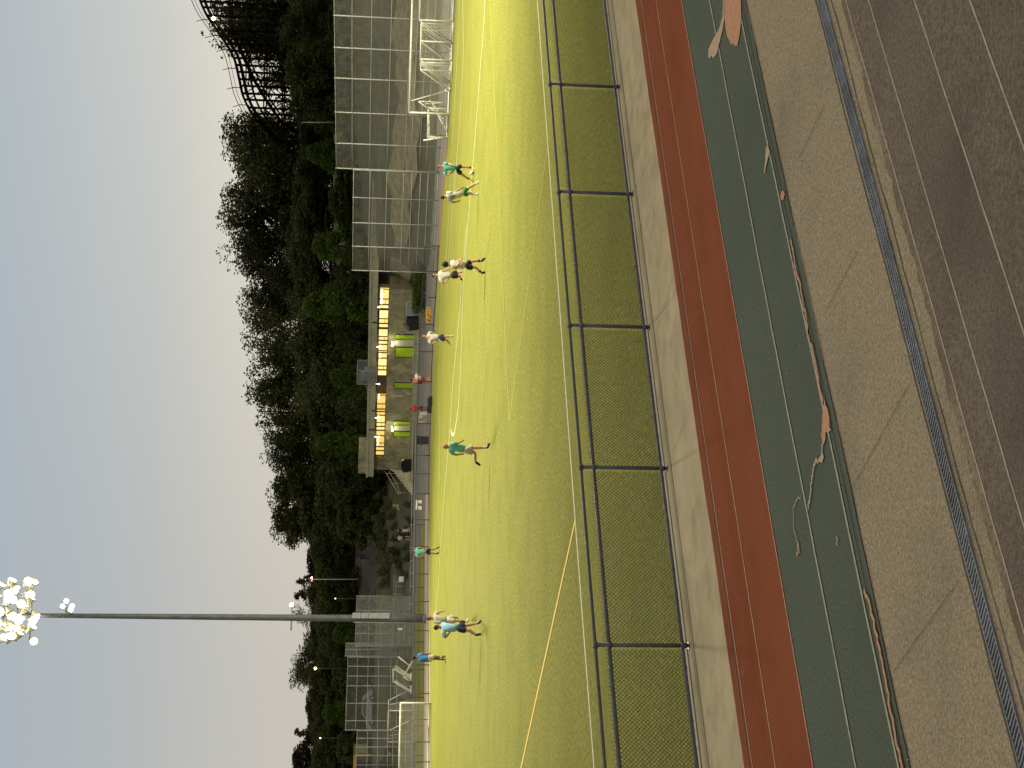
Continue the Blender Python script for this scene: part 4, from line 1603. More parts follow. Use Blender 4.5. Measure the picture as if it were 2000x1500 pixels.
tarp([(818, 617), (818, 643), (796, 647), (796, 637), (791, 637), (790, 626), (792, 617)], 128.5, 1.4, 'black plastic covered stack before the concrete wall', 2)
tarp([(804, 897), (804, 922), (788, 924), (785, 921), (781, 918), (780, 906), (783, 899), (790, 897)], 147, 1.5, 'black covered cart at the foot of the stairs', 5, 'covered_cart')
# orange crates
Yc = 113
t = thing('equipment_crate', 'orange wooden crate with a braced front behind the low fence', 'crate', at(850, 615, Yc))
a, b = at(850, 600, Yc), at(832, 630, Yc)
xm = (a.x + b.x) / 2
m = MB()
m.box((xm, Yc + .35, (a.z + b.z) / 2), (abs(b.x - a.x), .7, b.z - a.z))
m.build('body', M_ambox, t)
for i, (p, q) in enumerate([((834, 608), (849, 608)), ((834, 616), (849, 616)), ((833, 622), (849, 622)), ((833.5, 601.5), (849, 601.5)), ((834, 625), (848, 629)), ((835, 612), (842, 622))]):
    m = MB()
    m.tube([at(*p, Yc - .03), at(*q, Yc - .03)], .03, 4)
    m.build('batten', M_ambox if i < 4 else M_frame, t)

# stairs on the bank beside the building
st = thing('stairs', 'concrete stairs climbing the grass bank beside the building', 'stairs', gp(803, 930))
m = MB()
for k in range(11):
    px = 803 - k * 4.0
    y1 = 966 - k * 5.0
    Y = 150.5 + k * .75
    a = at(px, 919, Y)
    b = at(px, y1, Y)
    z = a.z * .5 + b.z * .5 + .02
    m.box(((a.x + b.x) / 2, Y + .42, z - .12), (abs(b.x - a.x), .86, .24))
m.build('step', M_conc2, st)
hr = thing('handrail', 'pale two-bar handrail along the stairs', 'handrail', gp(790, 963))
YH = lambda y: 150.3 + (966 - y) * .14
for dpx in (0, 8):
    m = MB()
    pts = [(752 + dpx, 921 - dpx * .1), (766 + dpx, 944), (778 + dpx * .4, 963)]
    m.tube([at(a, b, YH(b)) for a, b in pts], .035, 6)
    m.build('rail', M_galv, hr)
m = MB()
m.tube([at(a, b, YH(b)) for a, b in ((776, 962.5), (779, 965.5), (782, 965), (782.5, 961))], .035, 6)
m.build('rail_end', M_galv, hr)
for (a, b, c_) in ((754, 925, 772), (767, 944, 783), (777.5, 962, 793)):
    m = MB()
    m.tube([at(a, b, YH(b)), at(c_, b, YH(b))], .03, 6)
    m.build('post', M_galv, hr)

# mauve retaining wall behind the bank and the white post on it
YW = 178
for (y0, y1, x0, x1, nm, lab) in [(1005, 1120, 697, 731, 'retaining_wall', 'mauve block wall under the hanging green trees'), (1092, 1172, 703, 727, 'retaining_wall', 'paler end of the block wall nearest the light pole'), (920, 990, 690, 722, 'shed_wall', 'grey shed wall behind the top of the stairs')]:
    a, b = at(x1, y0, YW), at(x0, y1, YW)
    m = MB()
    zt, zb = at(x0, (y0 + y1) / 2, YW).z, at(x1, (y0 + y1) / 2, YW).z
    m.box(((a.x + b.x) / 2, YW + .2 + (.5 if y0 == 1005 else 0), (zt + zb) / 2 - .5), (abs(a.x - b.x), .4, zt - zb + 1))
    m.box(((a.x + b.x) / 2, YW + .15 + (.5 if y0 == 1005 else 0), zt + .06), (abs(a.x - b.x) + .1, .6, .12))
    o = m.build(nm, M_wallp, None, ((a.x + b.x) / 2, YW, zb - 1))
    tag(o, lab, 'wall')
m = MB()
m.tube([at(728, 1048, YW - .6) - Vector((0, 0, .6)), at(705, 1048, YW - .6)], .09, 8)
m.ball(at(704, 1048, YW - .6), .12)
o = m.build('marker_post', M_sign, None, at(728, 1048, YW - .6))
tag(o, 'white post standing before the mauve wall', 'post')


# street lights in the trees
def street_lamp(px, py, foot, Y, label, lamps, col=M_galv):
    top = at(px, py, Y)
    b = at(foot, py, Y)
    t = thing('street_lamp', label, 'street lamp', b)
    m = MB()
    m.tube([b, top], [.07, .05], 7)
    m.build('pole', col, t)
    for (dx, dy, r, mt) in lamps:
        q = at(px + dx, py + dy, Y - .15)
        m = MB()
        m.tube([top, Vector((q.x, Y, q.z + r))], .04, 5)
        m.box(q + Vector((0, .1, r)), (r * 2.2, r * 2, r * .5))
        h_ = m.build('lamp_head', M_galvd, t)
        m = MB()
        m.ball(q, r, 10, 7)
        m.build('bulb', mt, h_)
    return t


street_lamp(609, 1131.5, 700, 168, 'thin street lamp with one white and one red light before the conifers', [(0, -3, .1, E_lamp), (0, 2.5, .085, E_red)])
street_lamp(616, 1305.5, 700, 170, 'glowing orange street lamp in front of the low trees', [(0, 0, .16, E_lampw)], M_trunk)
street_lamp(625.5, 1441.5, 700, 172, 'tiny white far lamp in the dark trees near the lower corner', [(0, 0, .08, E_tube)], M_trunk)
street_lamp(655, 1169, 705, 168, 'small greenish lamp low in the trees beside the light pole', [(0, 0, .06, E_tube)], M_trunk)
street_lamp(728, 523, 800, 150, 'wall-high lamp seen through the lower netted fence, nearer the building', [(0, 0, .1, E_tube)], M_galvd)
street_lamp(731, 490, 800, 150, 'pale lit box lamp seen through the lower netted fence', [(-1, -1, .13, E_tube)], M_galvd)
street_lamp(590, 239, 652, 150, 'unlit thin lamp post under the end of the coaster', [(0, 1, .06, M_galvd)], M_galvd)


# parked cars behind the left fence
def car(center, length, height, label, mat, yaw):
    t = thing('parked_car', label, 'car', center)
    d = Vector((math.cos(yaw), math.sin(yaw), 0))
    n_ = Vector((-d.y, d.x, 0))
    c = Vector(center)

    def P(u, v_, z):
        return c + d * (u * length) + n_ * v_ + Vector((0, 0, z * height))
    prof = [(-.5, .2), (-.5, .52), (-.38, .6), (-.27, .97), (.08, 1.0), (.25, .62), (.47, .52), (.5, .36), (.5, .2)]
    m = MB()
    m.prism([P(u, -.85, z) for u, z in prof], n_ * 1.7)
    m.build('body', mat, t)
    m = MB()
    m.prism([P(u, -.865, z) for u, z in [(-.34, .62), (-.25, .92), (.06, .94), (.2, .64)]], n_ * 1.73)
    m.build('window', M_glass, t)
    for u in (-.32, .32):
        for v_ in (-.8, .8):
            m = MB()
            m.tube([P(u, v_ - .1, .2), P(u, v_ + .1, .2)], .31, 14)
            wz_ = m.build('wheel', M_tyre, t)
            m = MB()
            m.tube([P(u, v_ - .11, .2), P(u, v_ + .11, .2)], .17, 10)
            m.build('rim', M_galvd, wz_)
    for v_ in (-.6, .6):
        m = MB()
        m.box(P(.5, v_, .44), (.06, .3, .14), d)
        m.build('headlight', M_sign, t)
    return t


c = at(716, 1384, 162)
car((c.x, 162, terr(c.x, 162) + .02), 4.4, 1.45, 'silver car parked behind the long left mesh fence', M_carw, PI)
c = at(716, 1500, 150)
car((c.x, 150, terr(c.x, 150) + .02), 4.4, 1.5, 'dark car cut by the lower picture edge behind the mesh fence', M_card, .3)
# striped barrier and pale booth at the lower edge
a, b = at(692, 1474, 166), at(692, 1535, 166)
m = MB()
m.box((a + b) / 2, ((a - b).length, .25, .3))
for q in (a, (a + b) / 2, b):
    m.box((q.x, q.y, q.z - 1.2), (.15, .15, 2.4))
o = m.build('barrier', M_ambox, None, (a + b) / 2 - Vector((0, 0, 2.2)))
tag(o, 'orange rail barrier behind the lower left mesh fence', 'barrier')
a = at(716, 1462, 160)
b = at(692, 1462, 160)
m = MB()
m.box((a.x, 160, (a.z + b.z) / 2), (.75, 1.0, b.z - a.z))
m.box((a.x, 160, b.z + .04), (.9, 1.2, .08))
o = m.build('utility_cabinet', surf('khaki', (.16, .16, .09), (.22, .21, .12), scale=3), None, (a.x, 160, a.z))
tag(o, 'khaki cabinet with a pale edge behind the lower left mesh fence', 'cabinet')

# ------------------------------------------------------------------ wooden coaster
YR = 190
ct = thing('roller_coaster', 'dark wooden coaster trestle with a walkway rail and one bright lamp', 'roller coaster', at(735, 110, YR))
TP = [(380, -30), (398, 18), (420, 52), (440, 82), (456, 110), (466, 150), (474, 185), (490, 218), (512, 246), (540, 276)]
top = smooth_poly([at(a, b, YR) for a, b in TP], 5)
back_ = [p + Vector((.4, 4.5, -.2)) for p in top]
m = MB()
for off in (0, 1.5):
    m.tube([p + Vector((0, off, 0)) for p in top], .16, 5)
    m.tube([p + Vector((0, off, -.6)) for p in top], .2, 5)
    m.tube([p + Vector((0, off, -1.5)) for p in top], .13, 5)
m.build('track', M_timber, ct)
m = MB()
low = smooth_poly([at(a, b, YR + 2) for a, b in [(452, 60), (478, 120), (500, 165), (525, 205), (548, 236), (580, 262)]], 5)
for off in (0, .5, 1.6):
    m.tube([p + Vector((0, off, -off * .5)) for p in low], .13, 5)
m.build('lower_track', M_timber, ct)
m = MB()
m.tube([p + Vector((-.1, -.5, 1.05)) for p in top], .05, 5)
m.tube([p + Vector((-.1, -.5, .6)) for p in top], .035, 5)
m.build('handrail', M_timber, ct)
for a, b in [(464, 128), (474, 185), (483, 166), (505, 240), (441, 84), (500, 222), (420, 50)]:
    pass
for i in range(3, len(top), 5):
    p = top[i]
    m = MB()
    m.tube([p + Vector((-.1, -.5, -.3)), p + Vector((-.1, -.5, 1.1))], .06, 5)
    m.tube([p + Vector((-.1, -.5, .9)), p + Vector((-.5, -1.1, 1.7))], .045, 5)
    m.build('rail_post', M_timber, ct)
xs_ = sorted([p.x for p in top])


def topz(x):
    px = [p.x for p in top]
    pz = [p.z for p in top]
    order = np.argsort(px)
    return float(np.interp(x, np.array(px)[order], np.array(pz)[order]))


x = xs_[0] + .6
bx = []
while x < xs_[-1]:
    bx.append(x)
    x += 1.85
for x in bx:
    for dy in (0, 4.2):
        m = MB()
        z0 = terr(x, YR + dy) - .3
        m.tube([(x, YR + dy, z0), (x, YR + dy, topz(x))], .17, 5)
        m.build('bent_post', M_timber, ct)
m = MB()
for i in range(len(bx) - 1):
    a, b = bx[i], bx[i + 1]
    z = 5.5
    zt = min(topz(a), topz(b))
    k = 0
    while z < zt - .6:
        for dy in (0, 4.2):
            m.tube([(a, YR + dy - .15, z), (b, YR + dy - .15, z)], .09, 4)
            if z + 2.4 < zt and (i + k) % 2 == 0:
                m.tube([(a, YR + dy - .18, z), (b, YR + dy - .18, z + 2.4)], .07, 4)
            elif z + 2.4 < zt:
                m.tube([(b, YR + dy - .18, z), (a, YR + dy - .18, z + 2.4)], .07, 4)
        m.tube([(a, YR, z), (a, YR + 4.2, z)], .07, 4)
        z += 2.4
        k += 1
m.build('cross_bracing', M_timber, ct)
q = at(417, 36, YR - .8)
m = MB()
m.tube([q + Vector((0, .6, -.5)), q + Vector((0, .4, .2)), q], .06, 5)
m.box(q + Vector((0, .15, .1)), (.5, .35, .25))
o = m.build('lamp_head', M_galvd, ct)
m = MB()
m.ball(q, (.28, .2, .2), 10, 7)
m.build('bulb', E_lamp, o)
l = bpy.data.lights.new('coaster_light', 'POINT')
l.energy = 350
l.color = (1, .8, .35)
l.shadow_soft_size = .3
o = bpy.data.objects.new('coaster_light', l)
COL.objects.link(o)
o.location = q + Vector((0, -.7, -.4))

# ------------------------------------------------------------------ people
SKINQ = []
PM = {}


def cloth(name, c):
    if name not in PM:
        PM[name] = surf('cloth_' + name, tuple(x * .9 for x in c), tuple(min(1, x * 1.06) for x in c), scale=12, rough=.85, bump=.3, bscale=25)
    return PM[name]


SK_LIGHT = surf('skin_light', (.36, .2, .12), (.42, .245, .15), scale=10, rough=.55)
SK_MID = surf('skin_mid', (.25, .125, .07), (.3, .155, .09), scale=10, rough=.55)
SK_DARK = surf('skin_dark', (.14, .065, .038), (.17, .085, .05), scale=10, rough=.55)
HAIR_D = surf('hair_dark', (.012, .009, .007), (.025, .018, .012), scale=60)
HAIR_B = surf('hair_brown', (.05, .028, .014), (.08, .045, .02), scale=60)
HAIR_Y = surf('hair_blond', (.25, .13, .035), (.36, .2, .06), scale=60)
M_eye = surf('eye_dark', (.01, .008, .006))
M_lip = surf('lip', (.2, .07, .05))


def skin_obj(name, verts, edges, radii, mat, parent, base, root=0, sub=1):
    me = bpy.data.meshes.new(name)
    b = Vector(base)
    me.from_pydata([tuple(Vector(v) - b) for v in verts], edges, [])
    me.materials.append(mat)
    o = bpy.data.objects.new(name, me)
    COL.objects.link(o)
    if parent is not None:
        o.parent = parent
    else:
        o.location = b
    md = o.modifiers.new('Skin', 'SKIN')
    md.branch_smoothing = .6
    md.use_smooth_shade = True
    sv = me.skin_vertices[0].data
    for i, r in enumerate(radii):
        sv[i].radius = (r, r) if not isinstance(r, tuple) else r
        sv[i].use_root = (i == root)
    sd = o.modifiers.new('Sub', 'SUBSURF')
    sd.levels = sub
    sd.render_levels = sub
    o['_w'] = tuple(b)
    SKINQ.append(o)
    return o


def person(label, crop, J, Yf, skin, hair, shirt, shorts, socks, shoes, face, group='players and people at the pitch', depth=None, hairsize=1.0, longsleeve=False, trousers=False, number=False):
    """J: joints in crop pixels (crop = x0, y0, scale); Yf: distance; depth: metres away(+)/nearer(-) for joints"""
    x0, y0, sc = crop
    depth = depth or {}

    def W(k):
        a, b = J[k]
        return at(x0 + a / sc, y0 + b / sc, Yf + depth.get(k, 0.0))
    P = {k: W(k) for k in J}
    feet = min(P[k].z for k in ('anL', 'anR', 'toL', 'toR'))
    sc_ = max(.8, min(1.05, (P['top'].z - feet) / 1.75))
    if sc_ < .9:
        sc_ = .93
    f = Vector(face).normalized()
    hpL, hpR = P['hpL'], P['hpR']
    mid = (hpL + hpR) / 2
    # shoulders and hips get their true width: spread them sideways to the facing direction
    right = f.cross(Vector((0, 0, 1))).normalized()

    def spread(a, b, want):
        c = (a + b) / 2
        d = a - b
        s = 1 if d.dot(right) > 0 else -1
        lat = right * s * want / 2
        # keep what the picture plane shows, add the hidden depth share
        v = d / 2
        need = (want / 2) ** 2 - (v.x ** 2 + v.z ** 2)
        dy = math.sqrt(need) if need > 0 else 0
        sy = 1 if lat.y > 0 else -1
        return c + Vector((v.x, dy * sy, v.z)), c - Vector((v.x, dy * sy, v.z))
    P['shL'], P['shR'] = spread(P['shL'], P['shR'], .36 * sc_)
    P['hpL'], P['hpR'] = spread(hpL, hpR, .2 * sc_)
    for side in 'LR':
        for k in ('el', 'ha'):
            if k + side not in depth:
                P[k + side].y += (P['sh' + side].y - Yf) * (.9 if k == 'el' else .8)
        for k in ('kn', 'an', 'to'):
            if k + side not in depth:
                P[k + side].y += (P['hp' + side].y - Yf) * .8
    neck, head, topp = P['neck'], P['head'], P['top']
    waist = P['waist']
    chest = neck.lerp(waist, .38)
    V, E_, R_ = [], [], []

    def add(p, r, par=None):
        V.append(p)
        R_.append(r * sc_ * (1.08 if r > .07 else 1.3))
        if par is not None:
            E_.append((par, len(V) - 1))
        return len(V) - 1
    pel = add(mid, .125)
    wa_ = add(waist.lerp(mid, .35), .118, pel)
    ch = add(chest, .14, wa_)
    nb = add(neck, .062, ch)
    hd0 = add(neck.lerp(head, .55), .06, nb)
    hd1 = add(head, .092, hd0)
    hd2 = add(head.lerp(topp, .7), .085, hd1)
    # nose bump keeps the head from being a plain ball
    add(head + f * .105 - Vector((0, 0, .005)), .016, hd1)
    rel = {}
    for side in 'LR':
        s0 = add(P['sh' + side], .058, ch)
        e0 = add(P['el' + side], .042, s0)
        h0 = P['ha' + side]
        d = (h0 - P['el' + side])
        d = d.normalized() if d.length > .02 else Vector((0, 0, -1))
        wr = add(h0 - d * .07, .029, e0)
        sd = d.cross(f)
        sd = sd.normalized() if sd.length > .1 else right
        pal = add(h0 - d * .015, .033, wr)
        bend = f * .35 + d
        bend.normalize()
        for q, (off, ln) in enumerate([(-.026, .062), (-.009, .07), (.009, .066), (.025, .052)]):
            k1 = h0 + d * .03 + sd * off
            a = add(k1, .0095, pal)
            b_ = add(k1 + bend * ln * .55, .0085, a)
            add(k1 + bend * ln * .55 + (bend * .6 + f * .6).normalized() * ln * .45, .007, b_)
        a = add(h0 - d * .01 - sd * .045, .011, pal)
        add(h0 + d * .028 - sd * .058 + f * .012, .009, a)
        hp = add(P['hp' + side], .088, pel)
        kn = add(P['kn' + side], .056, hp)
        cf = add(P['kn' + side].lerp(P['an' + side], .35), .053, kn)
        an = add(P['an' + side], .036, cf)
        ft = P['to' + side] - P['an' + side]
        if ft.length < .12:
            ft = (f * .16 + Vector((0, 0, -.06)))
        P['tt' + side] = P['an' + side] + ft.normalized() * .2
        add(P['an' + side] + ft.normalized() * .1 + Vector((0, 0, -.025)), .036, an)
    base = Vector((mid.x, mid.y, feet - .03))
    root = skin_obj('person', V, E_, R_, skin, None, base)
    tag(root, label, 'person', group)
    root['_w'] = tuple(base)

    def garment(name, chain, mat):
        Vg, Eg, Rg = [], [], []
        for (p, r, par) in chain:
            Vg.append(p)
            Rg.append(r * sc_ * 1.22)
            if par is not None:
                Eg.append((par, len(Vg) - 1))
        return skin_obj(name, Vg, Eg, Rg, mat, root, base)
    sl = 1.0 if longsleeve else .85
    c = [(waist.lerp(mid, .72), .168, None), (neck.lerp(waist, .78), .158, 0), (chest, .17, 1), (neck.lerp(chest, .12), .085, 2)]
    for side in 'LR':
        k = len(c)
        c.append((P['sh' + side], .085, 2))
        c.append((P['sh' + side].lerp(P['el' + side], .5 * sl), .082, k))
        c.append((P['sh' + side].lerp(P['el' + side], sl), .078, k + 1))
        if longsleeve:
            c.append((P['el' + side].lerp(P['ha' + side], .8), .045, k + 2))
    so = garment('shirt', c, shirt)
    kk = 1.0 if trousers else .78
    c = [(waist.lerp(mid, .1), .142, None), (mid, .155, 0)]
    for side in 'LR':
        k = len(c)
        c.append((P['hp' + side], .122, 1))
        c.append((P['hp' + side].lerp(P['kn' + side], .45), .112, k))
        c.append((P['hp' + side].lerp(P['kn' + side], kk), .096 if not trousers else .075, k + 1))
        if trousers:
            c.append((P['kn' + side].lerp(P['an' + side], .95), .06, k + 2))
    garment('shorts' if not trousers else 'trousers', c, shorts)
    for side in 'LR':
        kn, an, tt = P['kn' + side], P['an' + side], P['tt' + side]
        if socks is not None:
            garment('sock', [(kn.lerp(an, socks[1]), .058, None), (kn.lerp(an, .75), .051, 0), (an, .044, 1)], socks[0])
        d = (tt - an).normalized()
        garment('shoe', [(an - d * .045 + Vector((0, 0, -.02)), .045, None), (an + d * .06 + Vector((0, 0, -.035)), .046, 0), (an + d * .185 + Vector((0, 0, -.04)), .034, 1)], shoes)
    # hair: cap shifted back from the face
    up = (topp - head).normalized()
    m = MB()
    bz = -f
    bx_ = up.cross(bz).normalized()
    bs = Matrix((bx_, bz, up)).transposed()
    hs = hairsize * sc_
    m.ball(head + up * .035 * sc_ - f * .022 * sc_, (.1 * hs, .108 * hs, .108 * hs), 14, 9, bs)
    m.ball(head - f * .055 * sc_ + up * .0 , (.085 * hs, .06 * hs, .09 * hs), 12, 7, bs)
    m.build('hair', hair, root)
    for sg in (1, -1):
        MB().ball(head + f * .088 * sc_ + bx_ * sg * .034 * sc_ + up * .012 * sc_, .0125 * sc_, 7, 5).build('eye', M_eye, root)
        MB().ball(head + bx_ * sg * .094 * sc_ - up * .008, (.014 * sc_, .022 * sc_, .032 * sc_), 7, 5, bs).build('ear', skin, root)
    m = MB()
    m.box(head + f * .086 * sc_ - up * .052 * sc_, (.045 * sc_, .012, .012), bx_, f)
    m.build('mouth', M_lip, root)
    if number:
        m = MB()
        c = chest - f * .168 * sc_
        bxx = f.cross(Vector((0, 0, 1))).normalized()
        for k, segs in enumerate([[(0, .1, .05, .1), (.05, .1, .05, .05), (.05, .05, 0, .05), (0, .05, 0, 0), (0, 0, .05, 0)], [(0, .1, .05, .1), (0, .1, 0, 0), (0, 0, .05, 0), (.05, 0, .05, .1)]]):
            for (a, b, c_, d) in segs:
                q0 = c + bxx * (a - .07 + k * .085) * 1.3 + Vector((0, 0, (b - .08) * 1.6))
                q1 = c + bxx * (c_ - .07 + k * .085) * 1.3 + Vector((0, 0, (d - .08) * 1.6))
                m.tube([q0, q1], .011, 5)
        m.build('number', HAIR_D, so)
    return root


C_WHITE = cloth('white', (.42, .4, .33))
C_CREAM = cloth('cream', (.38, .35, .26))
C_TEAL = cloth('teal', (.1, .36, .29))
C_TEAL2 = cloth('teal_deep', (.09, .34, .24))
C_SKY = cloth('sky', (.22, .4, .5))
C_BLUE = cloth('blue', (.05, .22, .5))
C_BLACK = cloth('black', (.012, .012, .014))
C_NAVY = cloth('navy', (.012, .02, .05))
C_GREEN = cloth('green', (.01, .16, .03))
C_RED = cloth('red', (.26, .008, .012))
C_ORANGE = cloth('orange', (.5, .13, .05))
C_YEL = cloth('yellow', (.48, .4, .02))
C_GREY = cloth('grey', (.34, .34, .34))
C_DARKSOCK = cloth('dark_sock', (.02, .02, .02))

SH_BK = surf('shoe_black', (.015, .015, .015))
SH_WH = surf('shoe_white', (.5, .48, .36))
SH_YL = surf('shoe_yellow', (.4, .38, .03))


def dist_(px, py):
    return gp(px, py).y


# 1 teal runner in white shorts, right foot down, left heel kicked up
person('player in a teal shirt and cream shorts running away with one heel kicked up', (840, 800, 12.5),
       dict(top=(312, 872), head=(385, 888), neck=(470, 915), shL=(505, 840), shR=(500, 1010), elL=(690, 815), haL=(775, 765), elR=(600, 1110), haR=(790, 1085),
            waist=(800, 945), hpL=(905, 935), hpR=(925, 1020), knL=(1090, 925), anL=(1375, 925), toL=(1425, 800), knR=(1100, 1045), anR=(1110, 1295), toR=(1210, 1365)),
       dist_(957, 875), SK_LIGHT, HAIR_Y, C_TEAL, C_CREAM, (C_WHITE, .72), SH_BK, (.65, .75, 0), depth=dict(toR=.06))
# 2 dribbler
person('player in a teal shirt and black shorts with the ball at his feet', (840, 300, 13.63),
       dict(top=(170, 325), head=(250, 330), neck=(335, 340), shL=(365, 265), shR=(380, 430), elL=(490, 270), haL=(590, 300), elR=(440, 590), haR=(600, 480),
            waist=(660, 375), hpL=(725, 345), hpR=(735, 450), knL=(880, 350), anL=(1110, 375), toL=(1150, 320), knR=(860, 570), anR=(1040, 680), toR=(1130, 735)),
       dist_(926, 326), SK_LIGHT, HAIR_B, C_TEAL, C_BLACK, (C_DARKSOCK, .72), SH_YL, (-.55, -.8, 0), depth=dict(haL=-.3, elL=-.1, knR=.1, anR=.15, toR=.15))
# 3 white shirt, green shorts, leaning in
person('player in a white numbered shirt and green shorts lunging towards the ball', (840, 300, 13.63),
       dict(top=(268, 1160), head=(340, 1150), neck=(415, 1145), shL=(450, 1060), shR=(490, 1240), elL=(630, 1040), haL=(850, 905), elR=(640, 1295), haR=(760, 1260),
            waist=(820, 1080), hpL=(900, 990), hpR=(910, 1110), knL=(1030, 905), anL=(1210, 800), toL=(1290, 740), knR=(1030, 1055), anR=(1190, 1090), toR=(1270, 1050)),
       dist_(935, 365), SK_LIGHT, HAIR_B, C_WHITE, C_GREEN, (C_WHITE, .6), SH_WH, (.55, .8, 0), number=True)
# 4 curly haired
person('dark curly haired player in a white shirt with black socks running', (820, 480, 12.5),
       dict(top=(555, 440), head=(640, 440), neck=(715, 465), shL=(760, 395), shR=(790, 530), elL=(900, 390), haL=(1010, 330), elR=(890, 510), haR=(1020, 355),
            waist=(1080, 480), hpL=(1150, 435), hpR=(1165, 530), knL=(1295, 370), anL=(1490, 365), toL=(1585, 285), knR=(1340, 515), anR=(1505, 665), toR=(1590, 640)),
       dist_(948, 515), SK_LIGHT, HAIR_D, C_WHITE, C_BLACK, (C_DARKSOCK, .58), SH_BK, (.55, -.35, 0), depth=dict(haL=-.2, haR=-.25, elL=.1, elR=-.18), hairsize=1.3)
# 5 white shirt black shorts
person('player in a white shirt and black shorts running behind the curly haired one', (820, 480, 12.5),
       dict(top=(282, 725), head=(350, 715), neck=(420, 725), shL=(470, 655), shR=(480, 820), elL=(590, 615), haL=(690, 555), elR=(585, 925), haR=(700, 805),
            waist=(740, 720), hpL=(815, 680), hpR=(825, 750), knL=(960, 640), anL=(1160, 610), toL=(1225, 600), knR=(970, 735), anR=(990, 820), toR=(1070, 810)),
       dist_(904, 532), SK_LIGHT, HAIR_D, C_WHITE, C_BLACK, (C_WHITE, .9), SH_BK, (.35, -.8, 0), depth=dict(anR=.35, toR=.38, knR=.02))
# 6 jogging, far
person('player in a plain white shirt jogging in front of the lime doors', (800, 630, 11.54),
       dict(top=(262, 310), head=(325, 310), neck=(380, 320), shL=(410, 255), shR=(430, 405), elL=(500, 215), haL=(550, 265), elR=(495, 480), haR=(610, 415),
            waist=(640, 325), hpL=(700, 310), hpR=(705, 360), knL=(805, 310), anL=(945, 310), toL=(1010, 270), knR=(830, 390), anR=(895, 480), toR=(990, 475)),
       dist_(886, 657), SK_LIGHT, HAIR_B, C_WHITE, C_NAVY, (C_WHITE, .6), SH_YL, (.3, -.9, 0), depth=dict(anR=.2, toR=.15))
# 7 hands on hips
person('player in a teal shirt standing with one hand on his hip at the far side', (780, 1040, 20),
       dict(top=(478, 745), head=(540, 735), neck=(610, 730), shL=(640, 660), shR=(650, 830), elL=(760, 600), haL=(910, 625), elR=(745, 975), haR=(930, 855),
            waist=(980, 745), hpL=(1070, 690), hpR=(1070, 810), knL=(1270, 665), anL=(1440, 630), toL=(1510, 560), knR=(1270, 810), anR=(1440, 830), toR=(1515, 790)),
       dist_(857, 1076), SK_MID, HAIR_D, C_TEAL2, C_BLACK, (C_WHITE, .75), SH_BK, (.3, -.9, 0))
# 8 sky blue striding
person('player in a sky blue shirt and navy shorts striding in front of the light pole', (820, 1170, 11.54),
       dict(top=(322, 640), head=(395, 620), neck=(470, 635), shL=(510, 580), shR=(510, 715), elL=(600, 560), haL=(700, 590), elR=(565, 870), haR=(690, 715),
            waist=(800, 650), hpL=(880, 620), hpR=(890, 690), knL=(1080, 590), anL=(1300, 550), toL=(1370, 490), knR=(1100, 690), anR=(1255, 800), toR=(1350, 785)),
       dist_(940, 1222), SK_LIGHT, HAIR_D, C_SKY, C_NAVY, (C_WHITE, .78), SH_BK, (.75, -.5, 0), depth=dict(elL=.25, haL=.1))
# 9 cream
person('player in a cream shirt running half hidden behind the sky blue one', (820, 1170, 11.54),
       dict(top=(145, 425), head=(220, 425), neck=(290, 435), shL=(335, 360), shR=(320, 510), elL=(440, 300), haL=(530, 278), elR=(560, 520), haR=(660, 540),
            waist=(570, 465), hpL=(650, 440), hpR=(655, 500), knL=(800, 415), anL=(945, 540), toL=(1000, 560), knR=(850, 470), anR=(1030, 520), toR=(1070, 450)),
       dist_(921, 1208), SK_LIGHT, HAIR_B, C_CREAM, C_CREAM, (C_DARKSOCK, .3), SH_WH, (.6, -.7, 0), depth=dict(anL=.5, toL=.55, elR=-.1))
# 10 blue walking
person('player in a bright blue shirt and white shorts walking near the folded goal', (720, 1240, 11.54),
       dict(top=(985, 505), head=(1035, 505), neck=(1090, 510), shL=(1125, 440), shR=(1130, 580), elL=(1235, 428), haL=(1375, 425), elR=(1240, 595), haR=(1390, 592),
            waist=(1320, 510), hpL=(1395, 475), hpR=(1395, 535), knL=(1515, 490), anL=(1655, 500), toL=(1700, 470), knR=(1515, 540), anR=(1640, 560), toR=(1710, 550)),
       dist_(868, 1287), SK_DARK, HAIR_D, C_BLUE, C_WHITE, (C_WHITE, .62), SH_BK, (.2, .9, 0))
# 11, 12 by the track
person('person in a white top and red shorts with yellow socks at the far fence', (800, 630, 11.54),
       dict(top=(45, 1195), head=(75, 1200), neck=(112, 1205), shL=(135, 1175), shR=(140, 1265), elL=(195, 1160), haL=(250, 1190), elR=(200, 1290), haR=(250, 1300),
            waist=(250, 1250), hpL=(290, 1255), hpR=(290, 1295), knL=(370, 1265), anL=(475, 1255), toL=(500, 1220), knR=(370, 1295), anR=(480, 1310), toR=(500, 1330)),
       111, SK_MID, HAIR_D, C_WHITE, C_RED, (C_YEL, .15), SH_BK, (.2, -.9, 0))
person('person in an orange-red shirt leaning beside the white-topped one at the fence', (800, 630, 11.54),
       dict(top=(15, 1290), head=(45, 1290), neck=(75, 1310), shL=(95, 1290), shR=(100, 1370), elL=(150, 1280), haL=(195, 1290), elR=(150, 1385), haR=(200, 1370),
            waist=(180, 1335), hpL=(215, 1320), hpR=(215, 1350), knL=(310, 1320), anL=(410, 1320), toL=(440, 1310), knR=(310, 1355), anR=(410, 1360), toR=(440, 1375)),
       114, SK_MID, HAIR_D, C_ORANGE, C_NAVY, (C_WHITE, .6), SH_BK, (.1, .9, 0))
